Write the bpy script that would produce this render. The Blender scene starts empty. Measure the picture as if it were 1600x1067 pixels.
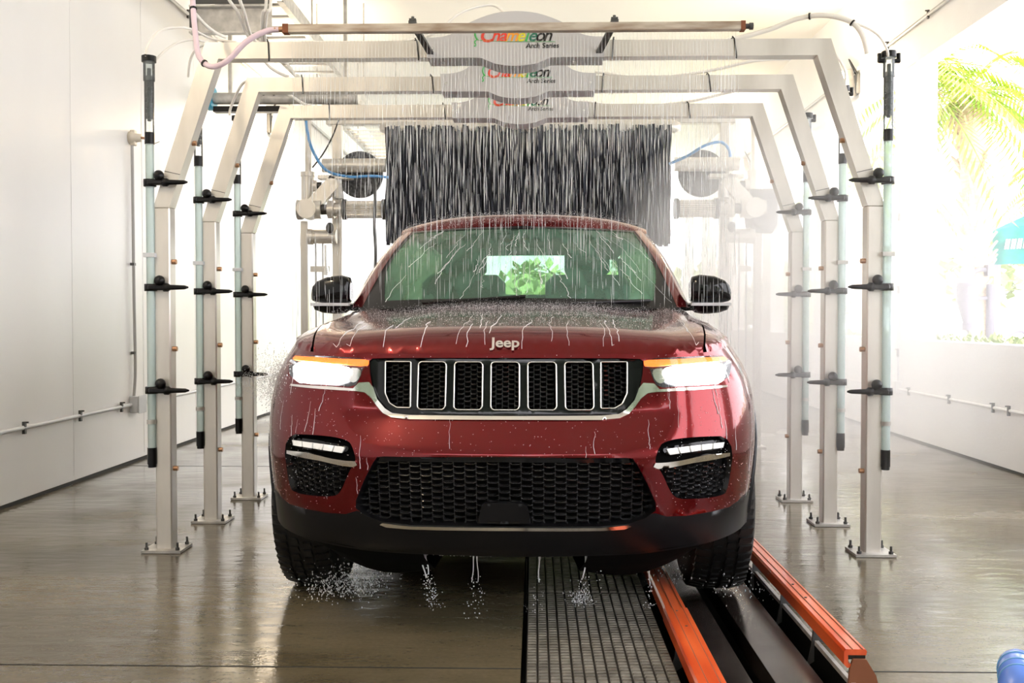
import bpy, math, random
import numpy as np
from mathutils import Vector, Matrix, Euler
from mathutils.geometry import delaunay_2d_cdt
random.seed(7)
PI = math.pi
R = math.radians
scn = bpy.context.scene
COL = scn.collection

# ------------------------------------------------------------------ camera
F = 1550.0
CAMZ = 1.125
cam_d = bpy.data.cameras.new('camera')
cam = bpy.data.objects.new('camera', cam_d)
COL.objects.link(cam)
cam_d.sensor_width = 36.0
cam_d.lens = 36.0 * F / 1600.0
cam_d.clip_start = 0.05
cam_d.clip_end = 400
cam.location = (0, 0, CAMZ)
cam.rotation_euler = (R(90 - 1.31), 0, R(1.33))
scn.camera = cam
CR = Euler(cam.rotation_euler).to_matrix()

# ------------------------------------------------------------------ light and exposure
wd = bpy.data.worlds.new('world')
scn.world = wd
wd.use_nodes = True
wn = wd.node_tree
wn.nodes['Background'].inputs[0].default_value = (0.97, 0.955, 1.0, 1)
wn.nodes['Background'].inputs[1].default_value = 3.6
sun_d = bpy.data.lights.new('sun', 'SUN')
sun_d.energy = 13
sun_d.angle = R(3)
sun_d.color = (1, .98, .95)
sun = bpy.data.objects.new('sun', sun_d)
COL.objects.link(sun)
sun.rotation_euler = Vector((.55, .25, -.85)).to_track_quat('-Z', 'Y').to_euler()
scn.view_settings.view_transform = 'Standard'
scn.view_settings.look = 'None'
scn.view_settings.gamma = 1
scn.view_settings.use_curve_mapping = False
scn.view_settings.exposure = 0.88
scn.cycles.max_bounces = 10
scn.cycles.diffuse_bounces = 6
scn.cycles.transparent_max_bounces = 24
scn.cycles.volume_bounces = 2
scn.cycles.volume_step_rate = 2.0
scn.cycles.volume_max_steps = 64
scn.cycles.sample_clamp_indirect = 6
scn.cycles.use_denoising = True


def W(px, py, Y):
    """world point at depth Y seen at a photo pixel"""
    d = CR @ Vector(((px - 800) / F, -(py - 533.5) / F, -1))
    t = Y / d.y
    return Vector((d.x * t, Y, CAMZ + d.z * t))


# ------------------------------------------------------------------ helpers
ORIG = {}


def tag(o, label=None, cat=None, group=None, kind=None):
    if label: o['label'] = label
    if cat: o['category'] = cat
    if group: o['group'] = group
    if kind: o['kind'] = kind
    return o


def thing(name, label, cat, loc=(0, 0, 0), rz=0, group=None):
    o = bpy.data.objects.new(name, None)
    COL.objects.link(o)
    o.empty_display_size = 0.1
    o.location = loc
    o.rotation_euler = (0, 0, rz)
    ORIG[o.name] = Matrix.Translation(Vector(loc)) @ Matrix.Rotation(rz, 4, 'Z')
    return tag(o, label, cat, group)


def copy_tree(o, parent=None):
    c = o.copy()
    COL.objects.link(c)
    c.parent = parent
    for ch in [x for x in o.children]:
        copy_tree(ch, c)
    return c


class MB:
    def __init__(s):
        s.v = []
        s.f = []
        s.sm = []

    def add(s, vs, fs, smooth=False):
        n = len(s.v)
        s.v += [Vector(p) for p in vs]
        s.f += [tuple(i + n for i in f) for f in fs]
        s.sm += [smooth] * len(fs)

    def box(s, c, d, rot=None, bev=0):
        x, y, z = [k / 2 for k in d]
        c = Vector(c)
        if bev and min(x, y, z) > bev * 1.2:
            b = bev
            pts = []
            for sx in (-1, 1):
                for sy in (-1, 1):
                    for sz in (-1, 1):
                        pts += [(sx * x, sy * (y - b), sz * (z - b)), (sx * (x - b), sy * y, sz * (z - b)), (sx * (x - b), sy * (y - b), sz * z)]

            def i(a, bb, cc, k):
                return ((a > 0) * 4 + (bb > 0) * 2 + (cc > 0)) * 3 + k
            fs = []
            for a in (-1, 1):
                q = [i(a, -1, -1, 0), i(a, 1, -1, 0), i(a, 1, 1, 0), i(a, -1, 1, 0)]
                fs.append(q if a > 0 else q[::-1])
                q = [i(-1, a, -1, 1), i(-1, a, 1, 1), i(1, a, 1, 1), i(1, a, -1, 1)]
                fs.append(q if a > 0 else q[::-1])
                q = [i(-1, -1, a, 2), i(1, -1, a, 2), i(1, 1, a, 2), i(-1, 1, a, 2)]
                fs.append(q if a > 0 else q[::-1])
            for a in (-1, 1):
                for b2 in (-1, 1):
                    q = [i(a, b2, -1, 0), i(a, b2, 1, 0), i(a, b2, 1, 1), i(a, b2, -1, 1)]
                    fs.append(q if a * b2 < 0 else q[::-1])
                    q = [i(a, -1, b2, 0), i(a, 1, b2, 0), i(a, 1, b2, 2), i(a, -1, b2, 2)]
                    fs.append(q if a * b2 > 0 else q[::-1])
                    q = [i(-1, a, b2, 1), i(1, a, b2, 1), i(1, a, b2, 2), i(-1, a, b2, 2)]
                    fs.append(q if a * b2 < 0 else q[::-1])
            for a in (-1, 1):
                for b2 in (-1, 1):
                    for c2 in (-1, 1):
                        q = [i(a, b2, c2, 0), i(a, b2, c2, 1), i(a, b2, c2, 2)]
                        fs.append(q if a * b2 * c2 > 0 else q[::-1])
        else:
            pts = [(-x, -y, -z), (x, -y, -z), (x, y, -z), (-x, y, -z), (-x, -y, z), (x, -y, z), (x, y, z), (-x, y, z)]
            fs = [(3, 2, 1, 0), (4, 5, 6, 7), (0, 1, 5, 4), (1, 2, 6, 5), (2, 3, 7, 6), (3, 0, 4, 7)]
        M = (rot.to_matrix() if isinstance(rot, Euler) else rot) if rot is not None else Matrix.Identity(3)
        s.add([c + M @ Vector(p) for p in pts], fs)
        return s

    def bar(s, p0, p1, w, h=None, up=(0, 0, 1)):
        """rectangular bar between two points"""
        p0, p1 = Vector(p0), Vector(p1)
        h = h or w
        d = (p1 - p0)
        L = d.length
        d.normalize()
        a = d.cross(Vector(up))
        if a.length < 1e-4: a = d.cross(Vector((0, 1, 0)))
        a.normalize()
        b = a.cross(d)
        pts = []
        for p in (p0, p1):
            for (i, j) in ((-1, -1), (1, -1), (1, 1), (-1, 1)):
                pts.append(p + a * (i * w / 2) + b * (j * h / 2))
        s.add(pts, [(3, 2, 1, 0), (4, 5, 6, 7), (0, 1, 5, 4), (1, 2, 6, 5), (2, 3, 7, 6), (3, 0, 4, 7)])
        return s

    def cyl(s, p0, p1, r, n=16, r2=None, caps=True):
        p0, p1 = Vector(p0), Vector(p1)
        r2 = r if r2 is None else r2
        d = (p1 - p0).normalized()
        a = d.orthogonal().normalized()
        b = d.cross(a)
        pts = []
        for p, rr in ((p0, r), (p1, r2)):
            for i in range(n):
                t = 2 * PI * i / n
                pts.append(p + a * (math.cos(t) * rr) + b * (math.sin(t) * rr))
        s.add(pts, [(i, (i + 1) % n, n + (i + 1) % n, n + i) for i in range(n)], True)
        if caps:
            s.add(pts[:n], [tuple(range(n))[::-1]])
            s.add(pts[n:], [tuple(range(n))])
        return s

    def lathe(s, c, axis, prof, n=24, smooth=True):
        """profile list of (distance along the axis, radius)"""
        c = Vector(c)
        d = Vector(axis).normalized()
        a = d.orthogonal().normalized()
        b = d.cross(a)
        pts = []
        for (t, r) in prof:
            for i in range(n):
                g = 2 * PI * i / n
                pts.append(c + d * t + a * (math.cos(g) * r) + b * (math.sin(g) * r))
        fs = []
        for k in range(len(prof) - 1):
            for i in range(n):
                fs.append((k * n + i, k * n + (i + 1) % n, (k + 1) * n + (i + 1) % n, (k + 1) * n + i))
        s.add(pts, fs, smooth)
        return s

    def tube(s, pts, r, n=8, closed=False, caps=True):
        pts = [Vector(p) for p in pts]
        m = len(pts)
        rs = r if isinstance(r, (list, tuple)) else [r] * m
        out = []
        prev = None
        for i, p in enumerate(pts):
            if closed:
                d = pts[(i + 1) % m] - pts[i - 1]
            else:
                d = pts[min(i + 1, m - 1)] - pts[max(i - 1, 0)]
            if d.length < 1e-9: d = Vector((0, 0, 1))
            d.normalize()
            if prev is None:
                a = d.orthogonal().normalized()
            else:
                a = prev - d * prev.dot(d)
                if a.length < 1e-6: a = d.orthogonal()
                a.normalize()
            prev = a
            b = d.cross(a)
            for k in range(n):
                g = 2 * PI * k / n
                out.append(p + a * (math.cos(g) * rs[i]) + b * (math.sin(g) * rs[i]))
        fs = []
        for i in range(m if closed else m - 1):
            j = (i + 1) % m
            for k in range(n):
                fs.append((i * n + k, i * n + (k + 1) % n, j * n + (k + 1) % n, j * n + k))
        s.add(out, fs, True)
        if not closed and caps:
            s.add(out[:n], [tuple(range(n))[::-1]])
            s.add(out[-n:], [tuple(range(n))])
        return s

    def ball(s, c, r, n=8, m=6, sc=(1, 1, 1)):
        c = Vector(c)
        pts = [c + Vector((0, 0, r * sc[2]))]
        for j in range(1, m):
            t = PI * j / m
            for i in range(n):
                g = 2 * PI * i / n
                pts.append(c + Vector((math.sin(t) * math.cos(g) * r * sc[0], math.sin(t) * math.sin(g) * r * sc[1], math.cos(t) * r * sc[2])))
        pts.append(c - Vector((0, 0, r * sc[2])))
        fs = [(0, 1 + i, 1 + (i + 1) % n) for i in range(n)]
        for j in range(m - 2):
            for i in range(n):
                fs.append((1 + j * n + i, 1 + (j + 1) * n + i, 1 + (j + 1) * n + (i + 1) % n, 1 + j * n + (i + 1) % n))
        L = len(pts) - 1
        fs += [(L, 1 + (m - 2) * n + (i + 1) % n, 1 + (m - 2) * n + i) for i in range(n)]
        s.add(pts, fs, True)
        return s

    def prism(s, poly, p, ax, ay, depth):
        """extrude 2-D polygon (list of (a,b)) placed at p with axes ax, ay by vector depth"""
        p, ax, ay, depth = Vector(p), Vector(ax), Vector(ay), Vector(depth)
        A = [p + ax * a + ay * b for a, b in poly]
        B = [q + depth for q in A]
        n = len(A)
        s.add(A + B, [tuple(range(n)), tuple(range(2 * n - 1, n - 1, -1))] + [((i + 1) % n, i, n + i, n + (i + 1) % n) for i in range(n)])
        return s

    def grid(s, rows, smooth=True, flip=False):
        n = len(rows[0])
        pts = [p for r_ in rows for p in r_]
        fs = []
        for j in range(len(rows) - 1):
            for i in range(n - 1):
                q = (j * n + i, j * n + i + 1, (j + 1) * n + i + 1, (j + 1) * n + i)
                fs.append(q[::-1] if flip else q)
        s.add(pts, fs, smooth)
        return s

    def drop(s, c, r, h=None):
        """a small octahedron"""
        c = Vector(c)
        h = h or r
        s.add([c + Vector(p) for p in ((r, 0, 0), (0, r, 0), (-r, 0, 0), (0, -r, 0), (0, 0, h), (0, 0, -h))],
              [(0, 1, 4), (1, 2, 4), (2, 3, 4), (3, 0, 4), (1, 0, 5), (2, 1, 5), (3, 2, 5), (0, 3, 5)], True)
        return s

    def build(s, name, mat, parent=None, local=False, label=None):
        me = bpy.data.meshes.new(name)
        vs = s.v
        if parent is not None and not local:
            # verts are in world space: bring them into the root's space
            M = ORIG[parent.name].inverted()
            vs = [M @ p for p in vs]
        me.from_pydata([tuple(p) for p in vs], [], s.f)
        me.polygons.foreach_set('use_smooth', s.sm)
        me.materials.append(mat)
        me.update()
        o = bpy.data.objects.new(name, me)
        COL.objects.link(o)
        if parent is not None:
            o.parent = parent
            ORIG[o.name] = ORIG.get(parent.name, Matrix.Identity(4))
        else:
            ORIG[o.name] = Matrix.Identity(4)
        if label: o['label'] = label
        return o


def text(name, body, size, mat, parent, loc, rot, extrude=0.001, shear=0, align='CENTER', offset=0, sx=1):
    c = bpy.data.curves.new(name, 'FONT')
    c.body = body
    c.size = size
    c.extrude = extrude
    c.shear = shear
    c.align_x = align
    c.align_y = 'BOTTOM_BASELINE' if False else 'CENTER'
    c.offset = offset
    c.resolution_u = 4
    c.materials.append(mat)
    tmp = bpy.data.objects.new(name, c)
    me = bpy.data.meshes.new_from_object(tmp)
    me.name = name
    bpy.data.objects.remove(tmp)
    if not me.materials: me.materials.append(mat)
    o = bpy.data.objects.new(name, me)
    COL.objects.link(o)
    o.parent = parent
    o.location = loc
    o.rotation_euler = rot
    o.scale = (sx, 1, 1)
    ORIG[o.name] = Matrix.Identity(4)
    return o


def catmull(pts, n=8, closed=False):
    P = [Vector(p) for p in pts]
    m = len(P)
    out = []
    rng = range(m) if closed else range(m - 1)
    for i in rng:
        p0 = P[(i - 1) % m] if closed else P[max(i - 1, 0)]
        p1, p2 = P[i], P[(i + 1) % m]
        p3 = P[(i + 2) % m] if closed else P[min(i + 2, m - 1)]
        for k in range(n):
            t = k / n
            out.append(0.5 * ((2 * p1) + (p2 - p0) * t + (2 * p0 - 5 * p1 + 4 * p2 - p3) * t * t + (3 * p1 - p0 - 3 * p2 + p3) * t ** 3))
    if not closed: out.append(P[-1])
    return out


# ------------------------------------------------------------------ materials
def mat(name, col, rough=0.5, metal=0.0, coat=0.0, trans=0.0, emit=None, es=0, ior=1.45, alpha=1.0, spec=0.5, coat_rough=0.03):
    m = bpy.data.materials.new(name)
    m.use_nodes = True
    b = m.node_tree.nodes['Principled BSDF']
    b.inputs['Base Color'].default_value = (*col, 1)
    b.inputs['Roughness'].default_value = rough
    b.inputs['Metallic'].default_value = metal
    b.inputs['Coat Weight'].default_value = coat
    b.inputs['Coat Roughness'].default_value = coat_rough
    b.inputs['Transmission Weight'].default_value = trans
    b.inputs['IOR'].default_value = ior
    b.inputs['Alpha'].default_value = alpha
    b.inputs['Specular IOR Level'].default_value = spec
    if emit:
        b.inputs['Emission Color'].default_value = (*emit, 1)
        b.inputs['Emission Strength'].default_value = es
    return m


def N(m, t, **kw):
    n = m.node_tree.nodes.new(t)
    for k, v in kw.items():
        if k in n.inputs: n.inputs[k].default_value = v
        else: setattr(n, k, v)
    return n


def L(m, a, b):
    m.node_tree.links.new(a, b)


def noise_tint(m, c1, c2, scale, detail=4, p0=0.35, p1=0.65, bump=0, bscale=None, stretch=(1, 1, 1), rough=None):
    b = m.node_tree.nodes['Principled BSDF']
    tc = N(m, 'ShaderNodeTexCoord')
    mp = N(m, 'ShaderNodeMapping')
    mp.inputs['Scale'].default_value = stretch
    L(m, tc.outputs['Object'], mp.inputs['Vector'])
    nz = N(m, 'ShaderNodeTexNoise', Scale=scale, Detail=detail)
    L(m, mp.outputs[0], nz.inputs['Vector'])
    cr = N(m, 'ShaderNodeValToRGB')
    cr.color_ramp.elements[0].position = p0
    cr.color_ramp.elements[1].position = p1
    cr.color_ramp.elements[0].color = (*c1, 1)
    cr.color_ramp.elements[1].color = (*c2, 1)
    L(m, nz.outputs['Fac'], cr.inputs['Fac'])
    L(m, cr.outputs['Color'], b.inputs['Base Color'])
    if bump:
        n2 = N(m, 'ShaderNodeTexNoise', Scale=bscale or scale * 3, Detail=3)
        L(m, mp.outputs[0], n2.inputs['Vector'])
        bp = N(m, 'ShaderNodeBump', Strength=bump, Distance=0.02)
        L(m, n2.outputs['Fac'], bp.inputs['Height'])
        L(m, bp.outputs[0], b.inputs['Normal'])
    if rough:
        mr = N(m, 'ShaderNodeMapRange')
        mr.inputs[3].default_value = rough[0]
        mr.inputs[4].default_value = rough[1]
        L(m, nz.outputs['Fac'], mr.inputs[0])
        L(m, mr.outputs[0], b.inputs['Roughness'])
    return m


M = {}
M['wall'] = noise_tint(mat('wall_paint', (0.8, 0.8, 0.8), 0.35), (0.79, 0.785, 0.785), (0.85, 0.85, 0.86), 0.8, p0=.3, p1=.7, bump=.05, bscale=3, stretch=(1, 1, .3))
M['wall_r'] = noise_tint(mat('stucco_paint', (0.8, 0.8, 0.8), 0.6), (0.84, 0.83, 0.83), (0.89, 0.89, 0.89), 1.2, bump=.08, bscale=40)
M['ceiling'] = mat('ceiling_paint', (0.82, 0.81, 0.79), 0.7)
M['dark_gap'] = mat('dark_gap', (0.012, 0.012, 0.012), 0.7)

fl = mat('wet_concrete', (.2, .18, .14), .12, spec=.5)
b = fl.node_tree.nodes['Principled BSDF']
tc = N(fl, 'ShaderNodeTexCoord')
n1 = N(fl, 'ShaderNodeTexNoise', Scale=.7, Detail=7, Roughness=.62)
mp1 = N(fl, 'ShaderNodeMapping')
mp1.inputs['Scale'].default_value = (.5, 1.4, 1)
L(fl, tc.outputs['Object'], mp1.inputs[0])
L(fl, mp1.outputs[0], n1.inputs['Vector'])
cr = N(fl, 'ShaderNodeValToRGB')
cr.color_ramp.elements[0].position = .32
cr.color_ramp.elements[0].color = (.070, .056, .031, 1)
cr.color_ramp.elements[1].position = .7
cr.color_ramp.elements[1].color = (.23, .19, .12, 1)
L(fl, n1.outputs['Fac'], cr.inputs[0])
n1b = N(fl, 'ShaderNodeTexNoise', Scale=60, Detail=4)
L(fl, tc.outputs['Object'], n1b.inputs['Vector'])
mx = N(fl, 'ShaderNodeMixRGB', blend_type='MULTIPLY')
mx.inputs[0].default_value = .35
L(fl, cr.outputs[0], mx.inputs[1])
L(fl, n1b.outputs['Fac'], mx.inputs[2])
L(fl, mx.outputs[0], b.inputs['Base Color'])
n2 = N(fl, 'ShaderNodeTexNoise', Scale=1.3, Detail=3)
L(fl, tc.outputs['Object'], n2.inputs['Vector'])
mr = N(fl, 'ShaderNodeMapRange')
mr.inputs[1].default_value = .35
mr.inputs[2].default_value = .65
mr.inputs[3].default_value = .05
mr.inputs[4].default_value = .3
L(fl, n2.outputs['Fac'], mr.inputs[0])
L(fl, mr.outputs[0], b.inputs['Roughness'])
n3 = N(fl, 'ShaderNodeTexNoise', Scale=9, Detail=3)
mp3 = N(fl, 'ShaderNodeMapping')
mp3.inputs['Scale'].default_value = (.6, 1.5, 1)
L(fl, tc.outputs['Object'], mp3.inputs[0])
L(fl, mp3.outputs[0], n3.inputs['Vector'])
n4 = N(fl, 'ShaderNodeTexNoise', Scale=90, Detail=2)
L(fl, tc.outputs['Object'], n4.inputs['Vector'])
ad = N(fl, 'ShaderNodeMath', operation='MULTIPLY_ADD')
ad.inputs[1].default_value = .12
L(fl, n4.outputs['Fac'], ad.inputs[0])
L(fl, n3.outputs['Fac'], ad.inputs[2])
bp = N(fl, 'ShaderNodeBump', Strength=.16, Distance=.02)
L(fl, ad.outputs[0], bp.inputs['Height'])
L(fl, bp.outputs[0], b.inputs['Normal'])
M['floor'] = fl

M['paint'] = mat('red_paint', (.145, .0005, .003), .17, .75, coat=.55)
# wet film of droplets on the paint
pm = M['paint']
b = pm.node_tree.nodes['Principled BSDF']
tc = N(pm, 'ShaderNodeTexCoord')
vz = N(pm, 'ShaderNodeTexNoise', Scale=55, Detail=2)
mpv = N(pm, 'ShaderNodeMapping')
mpv.inputs['Scale'].default_value = (1, 1, .35)
L(pm, tc.outputs['Object'], mpv.inputs[0])
L(pm, mpv.outputs[0], vz.inputs['Vector'])
bp = N(pm, 'ShaderNodeBump', Strength=.05, Distance=.004)
L(pm, vz.outputs['Fac'], bp.inputs['Height'])
L(pm, bp.outputs[0], b.inputs['Coat Normal'])
M['black'] = mat('black_plastic', (.004, .004, .005), .32, spec=.35)
M['gloss_black'] = mat('gloss_black', (.004, .004, .005), .08, spec=.4)
M['mesh_black'] = mat('mesh_black', (.035, .035, .038), .22, .3, coat=.9)
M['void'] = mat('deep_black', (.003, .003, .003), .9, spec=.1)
M['chrome'] = mat('chrome', (.82, .80, .76), .10, 1)
M['steel'] = noise_tint(mat('brushed_steel', (.6, .58, .55), .32, .6), (.60, .57, .52), (.74, .71, .66), 6, stretch=(1, 1, .25), rough=(.28, .42))
M['steel'].node_tree.nodes['Principled BSDF'].inputs['Metallic'].default_value = .45
M['galv'] = noise_tint(mat('galvanised', (.55, .55, .53), .4, .5), (.42, .41, .39), (.62, .60, .57), 12)
M['dark_metal'] = mat('dark_metal', (.09, .09, .09), .45, .5)
M['rusty'] = noise_tint(mat('weathered_pipe', (.45, .36, .28), .45, .3), (.30, .22, .16), (.58, .52, .44), 5, stretch=(1, 1, 6))
M['rust'] = mat('rust', (.20, .07, .03), .8)
M['sign'] = mat('sign_grey', (.52, .52, .53), .42)
M['rubber'] = noise_tint(mat('rubber', (.018, .018, .018), .5), (.003, .003, .003), (.010, .010, .010), 30)
M['rim'] = mat('dark_alloy', (.22, .22, .23), .3, .9)
M['white_hose'] = mat('white_hose', (.82, .80, .76), .35)
M['pink_hose'] = mat('pink_hose', (.72, .58, .66), .3)
M['blue_hose'] = mat('blue_hose', (.10, .30, .60), .35)
M['black_tie'] = mat('black_nylon', (.004, .004, .004), .4)
M['conduit'] = mat('grey_conduit', (.42, .42, .42), .4)
M['conduit_w'] = mat('pale_conduit', (.62, .64, .68), .45)
M['ivory'] = mat('ivory_plastic', (.70, .64, .54), .4)
M['copper'] = mat('brass', (.45, .25, .14), .35, .6)
M['cyan'] = mat('cyan_plate', (.03, .33, .52), .4)
M['red_txt'] = mat('red_print', (.75, .05, .02), .5)
M['orange_txt'] = mat('orange_print', (.85, .35, .03), .5)
M['yellow_txt'] = mat('yellow_print', (.75, .68, .03), .5)
M['green_txt'] = mat('green_print', (.05, .45, .10), .5)
M['dkgreen_txt'] = mat('dark_green_print', (.02, .16, .10), .5)
M['black_txt'] = mat('black_print', (.01, .01, .01), .5)
M['foam_dark'] = noise_tint(mat('dark_core', (.03, .035, .035), .7), (.015, .018, .02), (.06, .065, .065), 60)
M['orange'] = noise_tint(mat('orange_poly', (.75, .10, .02), .3, coat=.5), (.60, .065, .014), (.85, .15, .04), 6, stretch=(3, .4, 1))
M['pitsteel'] = noise_tint(mat('wet_dark_steel', (.02, .018, .016), .12, .6), (.02, .012, .008), (.075, .065, .06), 5, rough=(.04, .3))
M['mat_pad'] = noise_tint(mat('tread_rubber', (.13, .12, .10), .35), (.10, .09, .072), (.20, .185, .155), 14)
M['mat_base'] = mat('tread_base', (.045, .04, .036), .4)
M['cloth'] = noise_tint(mat('wash_cloth', (.03, .035, .05), .85), (.010, .012, .020), (.048, .055, .075), 30, stretch=(3, 1, .25), p0=.4, p1=.62)
M['foamdisc'] = noise_tint(mat('brush_felt', (.08, .08, .09), .9), (.05, .052, .06), (.14, .145, .155), 40)
M['amber'] = mat('amber_led', (1, .25, .03), .3, emit=(1, .15, .015), es=1.15)
M['led'] = mat('white_led', (1, 1, 1), .2, emit=(.97, .98, 1), es=14)
M['fog_led'] = mat('fog_lamp_led', (.8, .8, .8), .15, .2, emit=(1, .98, .9), es=.12)
M['flood'] = mat('flood_glow', (1, .9, .7), .3, emit=(1, .86, .58), es=9)
M['seat'] = mat('seat_leather', (.035, .035, .035), .55)
M['seat_l'] = mat('grey_trim', (.10, .10, .10), .6)
M['blue_barrel'] = mat('blue_plastic', (.12, .25, .75), .25, coat=.4)
M['teal'] = noise_tint(mat('teal_fabric', (.01, .30, .28), .8), (.005, .17, .16), (.02, .34, .30), 3)
M['white_fab'] = mat('white_print', (.85, .85, .85), .7)
M['vac'] = mat('vacuum_grey', (.13, .12, .16), .5)
M['leaf'] = noise_tint(mat('hedge_leaf', (.2, .4, .05), .6), (.17, .25, .07), (.38, .42, .17), 30)
M['palm_leaf'] = noise_tint(mat('palm_leaf', (.3, .45, .05), .6), (.20, .36, .03), (.48, .52, .08), 3)
M['palm_bark'] = noise_tint(mat('palm_bark', (.4, .25, .15), .9), (.50, .36, .26), (.75, .60, .45), 8, stretch=(1, 1, 4))
M['pave'] = mat('pale_pavement', (.55, .55, .53), .8)
M['asphalt'] = mat('asphalt', (.05, .05, .052), .8)
M['grass'] = noise_tint(mat('grass', (.2, .35, .05), .9), (.17, .24, .07), (.30, .34, .14), 2)


def glassy(name, tint, veil, veil_col, refl_rough=.03):
    """thin pane: tinted see-through + mirror, under a film of diffuse colour"""
    m = bpy.data.materials.new(name)
    m.use_nodes = True
    nt = m.node_tree
    nt.nodes.remove(nt.nodes['Principled BSDF'])
    out = nt.nodes['Material Output']
    tr = N(m, 'ShaderNodeBsdfTransparent')
    tr.inputs[0].default_value = (*tint, 1)
    gl = N(m, 'ShaderNodeBsdfGlossy')
    gl.inputs['Roughness'].default_value = refl_rough
    fr = N(m, 'ShaderNodeFresnel')
    fr.inputs[0].default_value = 1.5
    m1 = N(m, 'ShaderNodeMixShader')
    L(m, fr.outputs[0], m1.inputs[0])
    L(m, tr.outputs[0], m1.inputs[1])
    L(m, gl.outputs[0], m1.inputs[2])
    df = N(m, 'ShaderNodeBsdfDiffuse')
    df.inputs[0].default_value = (*veil_col, 1)
    m2 = N(m, 'ShaderNodeMixShader')
    m2.inputs[0].default_value = veil
    L(m, m1.outputs[0], m2.inputs[1])
    L(m, df.outputs[0], m2.inputs[2])
    L(m, m2.outputs[0], out.inputs[0])
    return m, m2, df, gl


M['ws'], _m2, _df, _gl = glassy('windscreen_glass', (.36, .55, .42), .30, (.13, .25, .185))  # green diffuse layer paints the haze of reflections into the glass
_tc = N(M['ws'], 'ShaderNodeTexCoord')
_nz = N(M['ws'], 'ShaderNodeTexNoise', Scale=9, Detail=6)
_mp = N(M['ws'], 'ShaderNodeMapping')
_mp.inputs['Scale'].default_value = (1.6, .5, .5)
L(M['ws'], _tc.outputs['Object'], _mp.inputs[0])
L(M['ws'], _mp.outputs[0], _nz.inputs['Vector'])
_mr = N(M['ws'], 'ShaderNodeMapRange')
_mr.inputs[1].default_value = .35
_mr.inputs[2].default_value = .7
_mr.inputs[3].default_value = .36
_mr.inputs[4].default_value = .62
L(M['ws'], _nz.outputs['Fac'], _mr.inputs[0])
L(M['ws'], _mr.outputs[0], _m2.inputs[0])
_bp = N(M['ws'], 'ShaderNodeBump', Strength=.25, Distance=.01)
L(M['ws'], _nz.outputs['Fac'], _bp.inputs['Height'])
L(M['ws'], _bp.outputs[0], _gl.inputs['Normal'])
M['glass_dark'] = glassy('privacy_glass', (.03, .04, .037), .03, (.2, .2, .2), .25)[0]
M['glass_rear'] = glassy('rear_glass', (.75, .85, .78), .04, (.4, .5, .4))[0]
M['lens'] = glassy('lamp_lens', (.93, .93, .93), .03, (.8, .8, .8))[0]
M['clear'] = glassy('clear_plastic', (.93, .95, .95), .07, (.62, .70, .72), .08)[0]
M['bluetube'] = glassy('pale_fluid_tube', (.80, .90, .89), .50, (.66, .76, .75), .08)[0]
M['water'] = glassy('water_streak', (.96, .97, .98), .42, (.92, .95, .98), .1)[0]
M['water_w'] = glassy('white_water', (.96, .97, .98), .7, (.95, .97, 1), .1)[0]

# ------------------------------------------------------------------ the building
XL, XR, WT = -3.15, 3.50, 0.20
Y0, Y1 = -5.5, 24.0
HC = 4.67


def struct(name, mb, m, label=None):
    o = mb.build(name, m)
    tag(o, label, None, None, 'structure')
    return o


fm = MB()
fm.box(((XL - .2 - .045) / 2, (Y0 + Y1) / 2, -.2), (-.045 - XL + .2, Y1 - Y0, .4))
fm.box(((.985 + XR + WT) / 2, (Y0 + Y1) / 2, -.2), (XR + WT - .985, Y1 - Y0, .4))
floor = struct('floor', fm, M['floor'])
jm = MB()
for y, x0, x1 in ((3.165, XL, -.045), (3.165, .985, XR), (11.9, XL, -.045), (11.9, .985, XR), (7.5, XL, -.045)):
    jm.box(((x0 + x1) / 2, y, .0005), (x1 - x0, .007, .001))
o = jm.build('joint', M['dark_gap'], floor, label='thin dark expansion joints across the wet concrete')
o['kind'] = 'stuff'
tr = MB()
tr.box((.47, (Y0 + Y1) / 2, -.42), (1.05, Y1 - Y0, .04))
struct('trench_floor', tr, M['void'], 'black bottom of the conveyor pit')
wl = MB()
wl.box((XL - .1, (Y0 + Y1) / 2, HC / 2 + .006), (.2, Y1 - Y0, HC - .012))
wall_left = struct('wall_left', wl, M['wall'])
sm_ = MB()
for y in (6.7, 7.92, 9.14, 10.36):
    sm_.box((XL + .001, y, HC / 2), (.002, .03, HC - .1))
sm_.build('wall_seam', M['wall'], wall_left)['kind'] = 'stuff'
g = MB()
g.box((XL - .04, (Y0 + Y1) / 2, .01), (.1, Y1 - Y0, .024))
struct('baseboard_left', g, M['dark_gap'], 'dark gap along the foot of the left wall')
PER, OPEN = 2.80, 2.29
wr = MB()
wr.box((XR + WT / 2, (Y0 + Y1) / 2, .465), (WT, Y1 - Y0, .93))
wr.box((XR + WT / 2, (Y0 + Y1) / 2, (3.48 + HC) / 2), (WT, Y1 - Y0, HC - 3.48))
y = 9.26 - OPEN - 3 * PER
edges = []
while y < Y1:
    edges.append((y, y + OPEN))
    y += PER
prev = Y0
for a, bb in edges:
    if a > prev:
        wr.box((XR + WT / 2, (prev + a) / 2, 2.205), (WT, a - prev, 2.56))
    prev = bb
if prev < Y1: wr.box((XR + WT / 2, (prev + Y1) / 2, 2.205), (WT, Y1 - prev, 2.56))
struct('wall_right', wr, M['wall_r'])
g = MB()
g.box((XR + .002, (Y0 + Y1) / 2, .008), (.012, Y1 - Y0, .016))
struct('baseboard_right', g, M['dark_gap'], 'dark joint along the foot of the right wall')
cl = MB()
cl.box(((XL + XR) / 2, (Y0 + Y1) / 2, HC + .1), (XR - XL + .4, Y1 - Y0, .2))
struct('ceiling', cl, M['ceiling'])

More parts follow.
